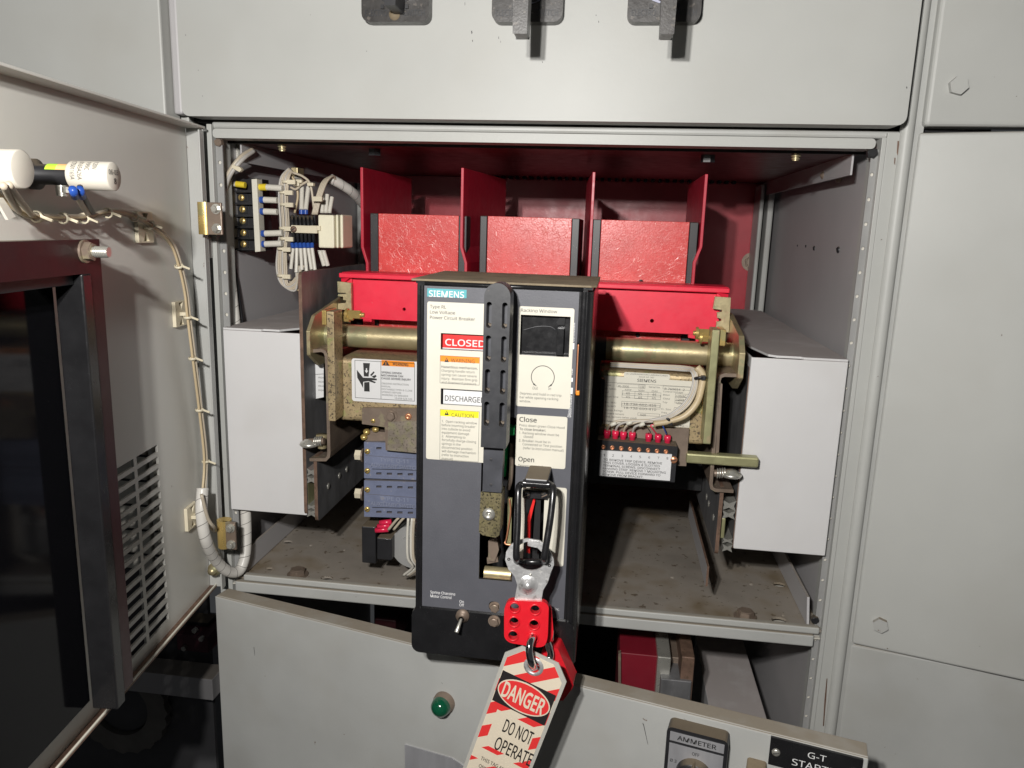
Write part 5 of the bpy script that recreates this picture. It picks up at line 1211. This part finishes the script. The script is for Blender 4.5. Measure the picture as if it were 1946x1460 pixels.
# ================================================================= lower door, ajar
XL = -.3365
FL = angled((XL, -.010), 0, 0, 13.5, .5)
zl = FL.px(1650, 1412, 0)[1]; LW = FL.px(1646, 1425, 0)[0]
lo = thing('lower_door', 'grey lower door standing ajar, dusty top edge, with pilot light and ammeter switch', 'cabinet door', FL.p(.2, zl-.3, 0))
b = MB(); b.box(FL, .0, LW, zl-.35, zl, 0, .0022, GREYD)
nF = .0175
b = MB(); b.box(FL, .0, LW, zl-.35, zl, nF-.002, nF, GREYD); b.box(FL, .0, LW, zl-.002, zl, 0, nF-.002, GREYD); b.box(FL, LW-.002, LW, zl-.35, zl-.002, 0, nF-.002, GREYD); b.box(FL, 0, .002, zl-.35, zl-.002, 0, nF-.002, GREYD)
me_ = b.build('door_panel', lo, .0010, 3)
b = MB(); b.prism(FL, [FL.px(770, 1414, nF), FL.px(860, 1440, nF), FL.px(905, 1470, nF), FL.px(905, 1520, nF), FL.px(772, 1520, nF)], nF, nF+.001, BRSH); tag(b.build('metal_plate'), 'speckled bare metal plate at the bottom of the lower door behind the danger tag', 'plate')
b = MB()
for (x0, y0, x1, y1) in ((1222, 1376, 1231, 1415), (1221, 1374, 1222, 1378), (1299, 1366, 1306, 1370), (838, 1297, 841, 1300), (482, 1230, 484, 1246)):
    a = FL.px(x0, y0, nF); c = FL.px(x1, y1, nF); b.prism(FL, [(a[0], a[1]), (a[0]+.0006, a[1]), (c[0]+.0003, c[1]), (c[0], c[1])], nF, nF+.00006, INKG)
b.build('scratch', lo)
pl_ = thing('pilot_light', 'dark green domed pilot light on the lower door', 'pilot light', FL.at(842, 1338, nF))
q = FL.px(845, 1334, nF)
b = MB(); b.lathe(FL.p(q[0], q[1], nF), FL.N, [(0, .0092), (.003, .0090), (.0045, .0082), (.006, .0080)], ZBRN, 28); b.build('bezel', pl_)
b = MB(); b.lathe(FL.p(q[0], q[1], nF+.0055), FL.N, [(0, .0080), (.002, .0080), (.005, .0072), (.0075, .0052), (.009, .0026), (.0094, 0)], GREENL, 28); b.build('lens', pl_)
am = thing('ammeter_switch', 'black-framed AMMETER selector switch with brushed silver dial on the lower door', 'switch', FL.at(1330, 1460, nF))
a = FL.px(1268, 1380, nF+.012); c = FL.px(1386, 1400, nF+.012); w = c[0]-a[0]; vt_ = a[1]
b = MB(); b.prism(FL, rrect(a[0], a[0]+w, vt_-w*1.3, vt_, .004), nF, nF+.012, BLKM); b.build('escutcheon', am, .0012)
b = MB(); nA = nF+.0125
b.box(FL, a[0]+w*.06, a[0]+w*.94, vt_-w*.235, vt_-w*.075, nF+.012, nA, BRSH); b.box(FL, a[0]+w*.06, a[0]+w*.94, vt_-w*1.22, vt_-w*.29, nF+.012, nA, BRSH)
b.text(FL, 'AMMETER', a[0]+w*.18, vt_-w*.195, nA, w*.64, w*.080, INK, .02); b.text(FL, 'OFF', a[0]+w*.44, vt_-w*.41, nA, w*.12, w*.06, INK, .01); b.text(FL, 'Ø 3', a[0]+w*.09, vt_-w*.63, nA, w*.11, w*.055, INK, .01); b.text(FL, 'Ø 1', a[0]+w*.80, vt_-w*.63, nA, w*.11, w*.055, INK, .01)
b.build('dial_plate', am)
b = MB(); ck = (a[0]+w*.5, vt_-w*.76)
b.lathe(FL.p(*ck, nA), FL.N, [(0, w*.30), (.006, w*.28), (.007, w*.20), (.008, 0)], BLKM, 32)
b.prism(FL, [(ck[0]-w*.10, ck[1]-w*.30), (ck[0]+w*.10, ck[1]-w*.30), (ck[0]+w*.09, ck[1]+w*.12), (ck[0], ck[1]+w*.33), (ck[0]-w*.09, ck[1]+w*.12)], nA+.004, nA+.018, TAN); b.build('pointer_knob', am, .001)
gp = thing('nameplate', 'black engraved nameplate reading G-T STARTER at the right end of the lower door', 'sign', FL.at(1540, 1460, nF))
a = FL.px(1465, 1401, nF+.002); c = FL.px(1641, 1443, nF+.002); w = c[0]-a[0]; vt_ = a[1]; h = w*.36
b = MB(); nG = nF+.002; b.box(FL, a[0], a[0]+w, vt_-h, vt_, nF, nG, BLK)
b.text(FL, 'G-T', a[0]+w*.42, vt_-h*.40, nG, w*.20, h*.215, WHITE, .0); b.text(FL, 'STARTER', a[0]+w*.26, vt_-h*.80, nG, w*.56, h*.235, WHITE, .0); b.build('engraved_plate', gp, .0004)
for f in (.075, .925):
    b = MB(); b.screw(FL, a[0]+w*f, vt_-h*.5, nG, .0028, STEEL, INKG, .4); b.build('screw_head', gp)
b = MB(); q = FL.px(1437, 1462, nF+.008); b.prism(FL, rrect(q[0]-.0065, q[0]+.0065, q[1]-.03, q[1]+.002, .002), nF, nF+.012, TAN); tag(b.build('brown_knob', bevel=.001), 'brown switch top between the ammeter switch and the nameplate', 'switch')

# ================================================================= lower compartment contents
def thing1(name, lab, cat): return lab, cat
b = MB(); b.pb(1178, 1240, 1243, 1400, -.12, -.03, REDL2); b.pp([(1175, 1243), (1180, 1241), (1180, 1400), (1175, 1400)], -.03, -.025, ZBRN)
tag(b.build('red_chute', bevel=.0008), 'dark red insulating box in the gap above the lower door', 'insulator')
b = MB(); a = W.px(1251, 1247, -.06); 
for (x0, x1, n0, n1, mt_) in ((1250, 1262, -.10, -.02, STEEL), (1268, 1290, -.12, -.04, ZBRN), (1296, 1306, -.12, -.015, COPE), (1262, 1268, -.1, -.05, WALLG)): b.pb(x0, 1248, x1, 1420, n0, n1, mt_)
b.pb(1256, 1290, 1304, 1420, -.06, -.012, DSTL)
tag(b.build('lower_rails', bevel=.0008), 'steel slide rails seen over the lower door beside the red box', 'rail')
b = MB(); a = P(1330, 1243, -.18); 
zq = W.px(1330, 1243, -.18)[1]; e0_ = fl(1328, 1243, zq); e1_ = fl(1415, 1243, zq); e2_ = fl(1464, 1368, zq); e3_ = fl(1372, 1352, zq)
b.box(W, min(e0_.x, e3_.x), (e1_.x+e2_.x)/2, zq-.2, zq, -.22, -.02, BOXG)
tag(b.build('lower_housing', bevel=.001), 'pale grey housing top in the compartment under the shelf', 'housing')
b = MB(); b.pb(712, 1176, 752, 1230, -.22, -.16, MAROON); tag(b.build('red_box', bevel=.001), 'dim red insulating box in the dark gap left of the breaker bottom', 'insulator')  # maroon instead of red: the block's shadow is put into its colour

# floor and surroundings
b = MB(); b.box(W, -3, 3, -.01, 0, -1.5, 3, SLATE); tag(b.build('floor'), 'dark floor in front of the cabinet', kind='structure')
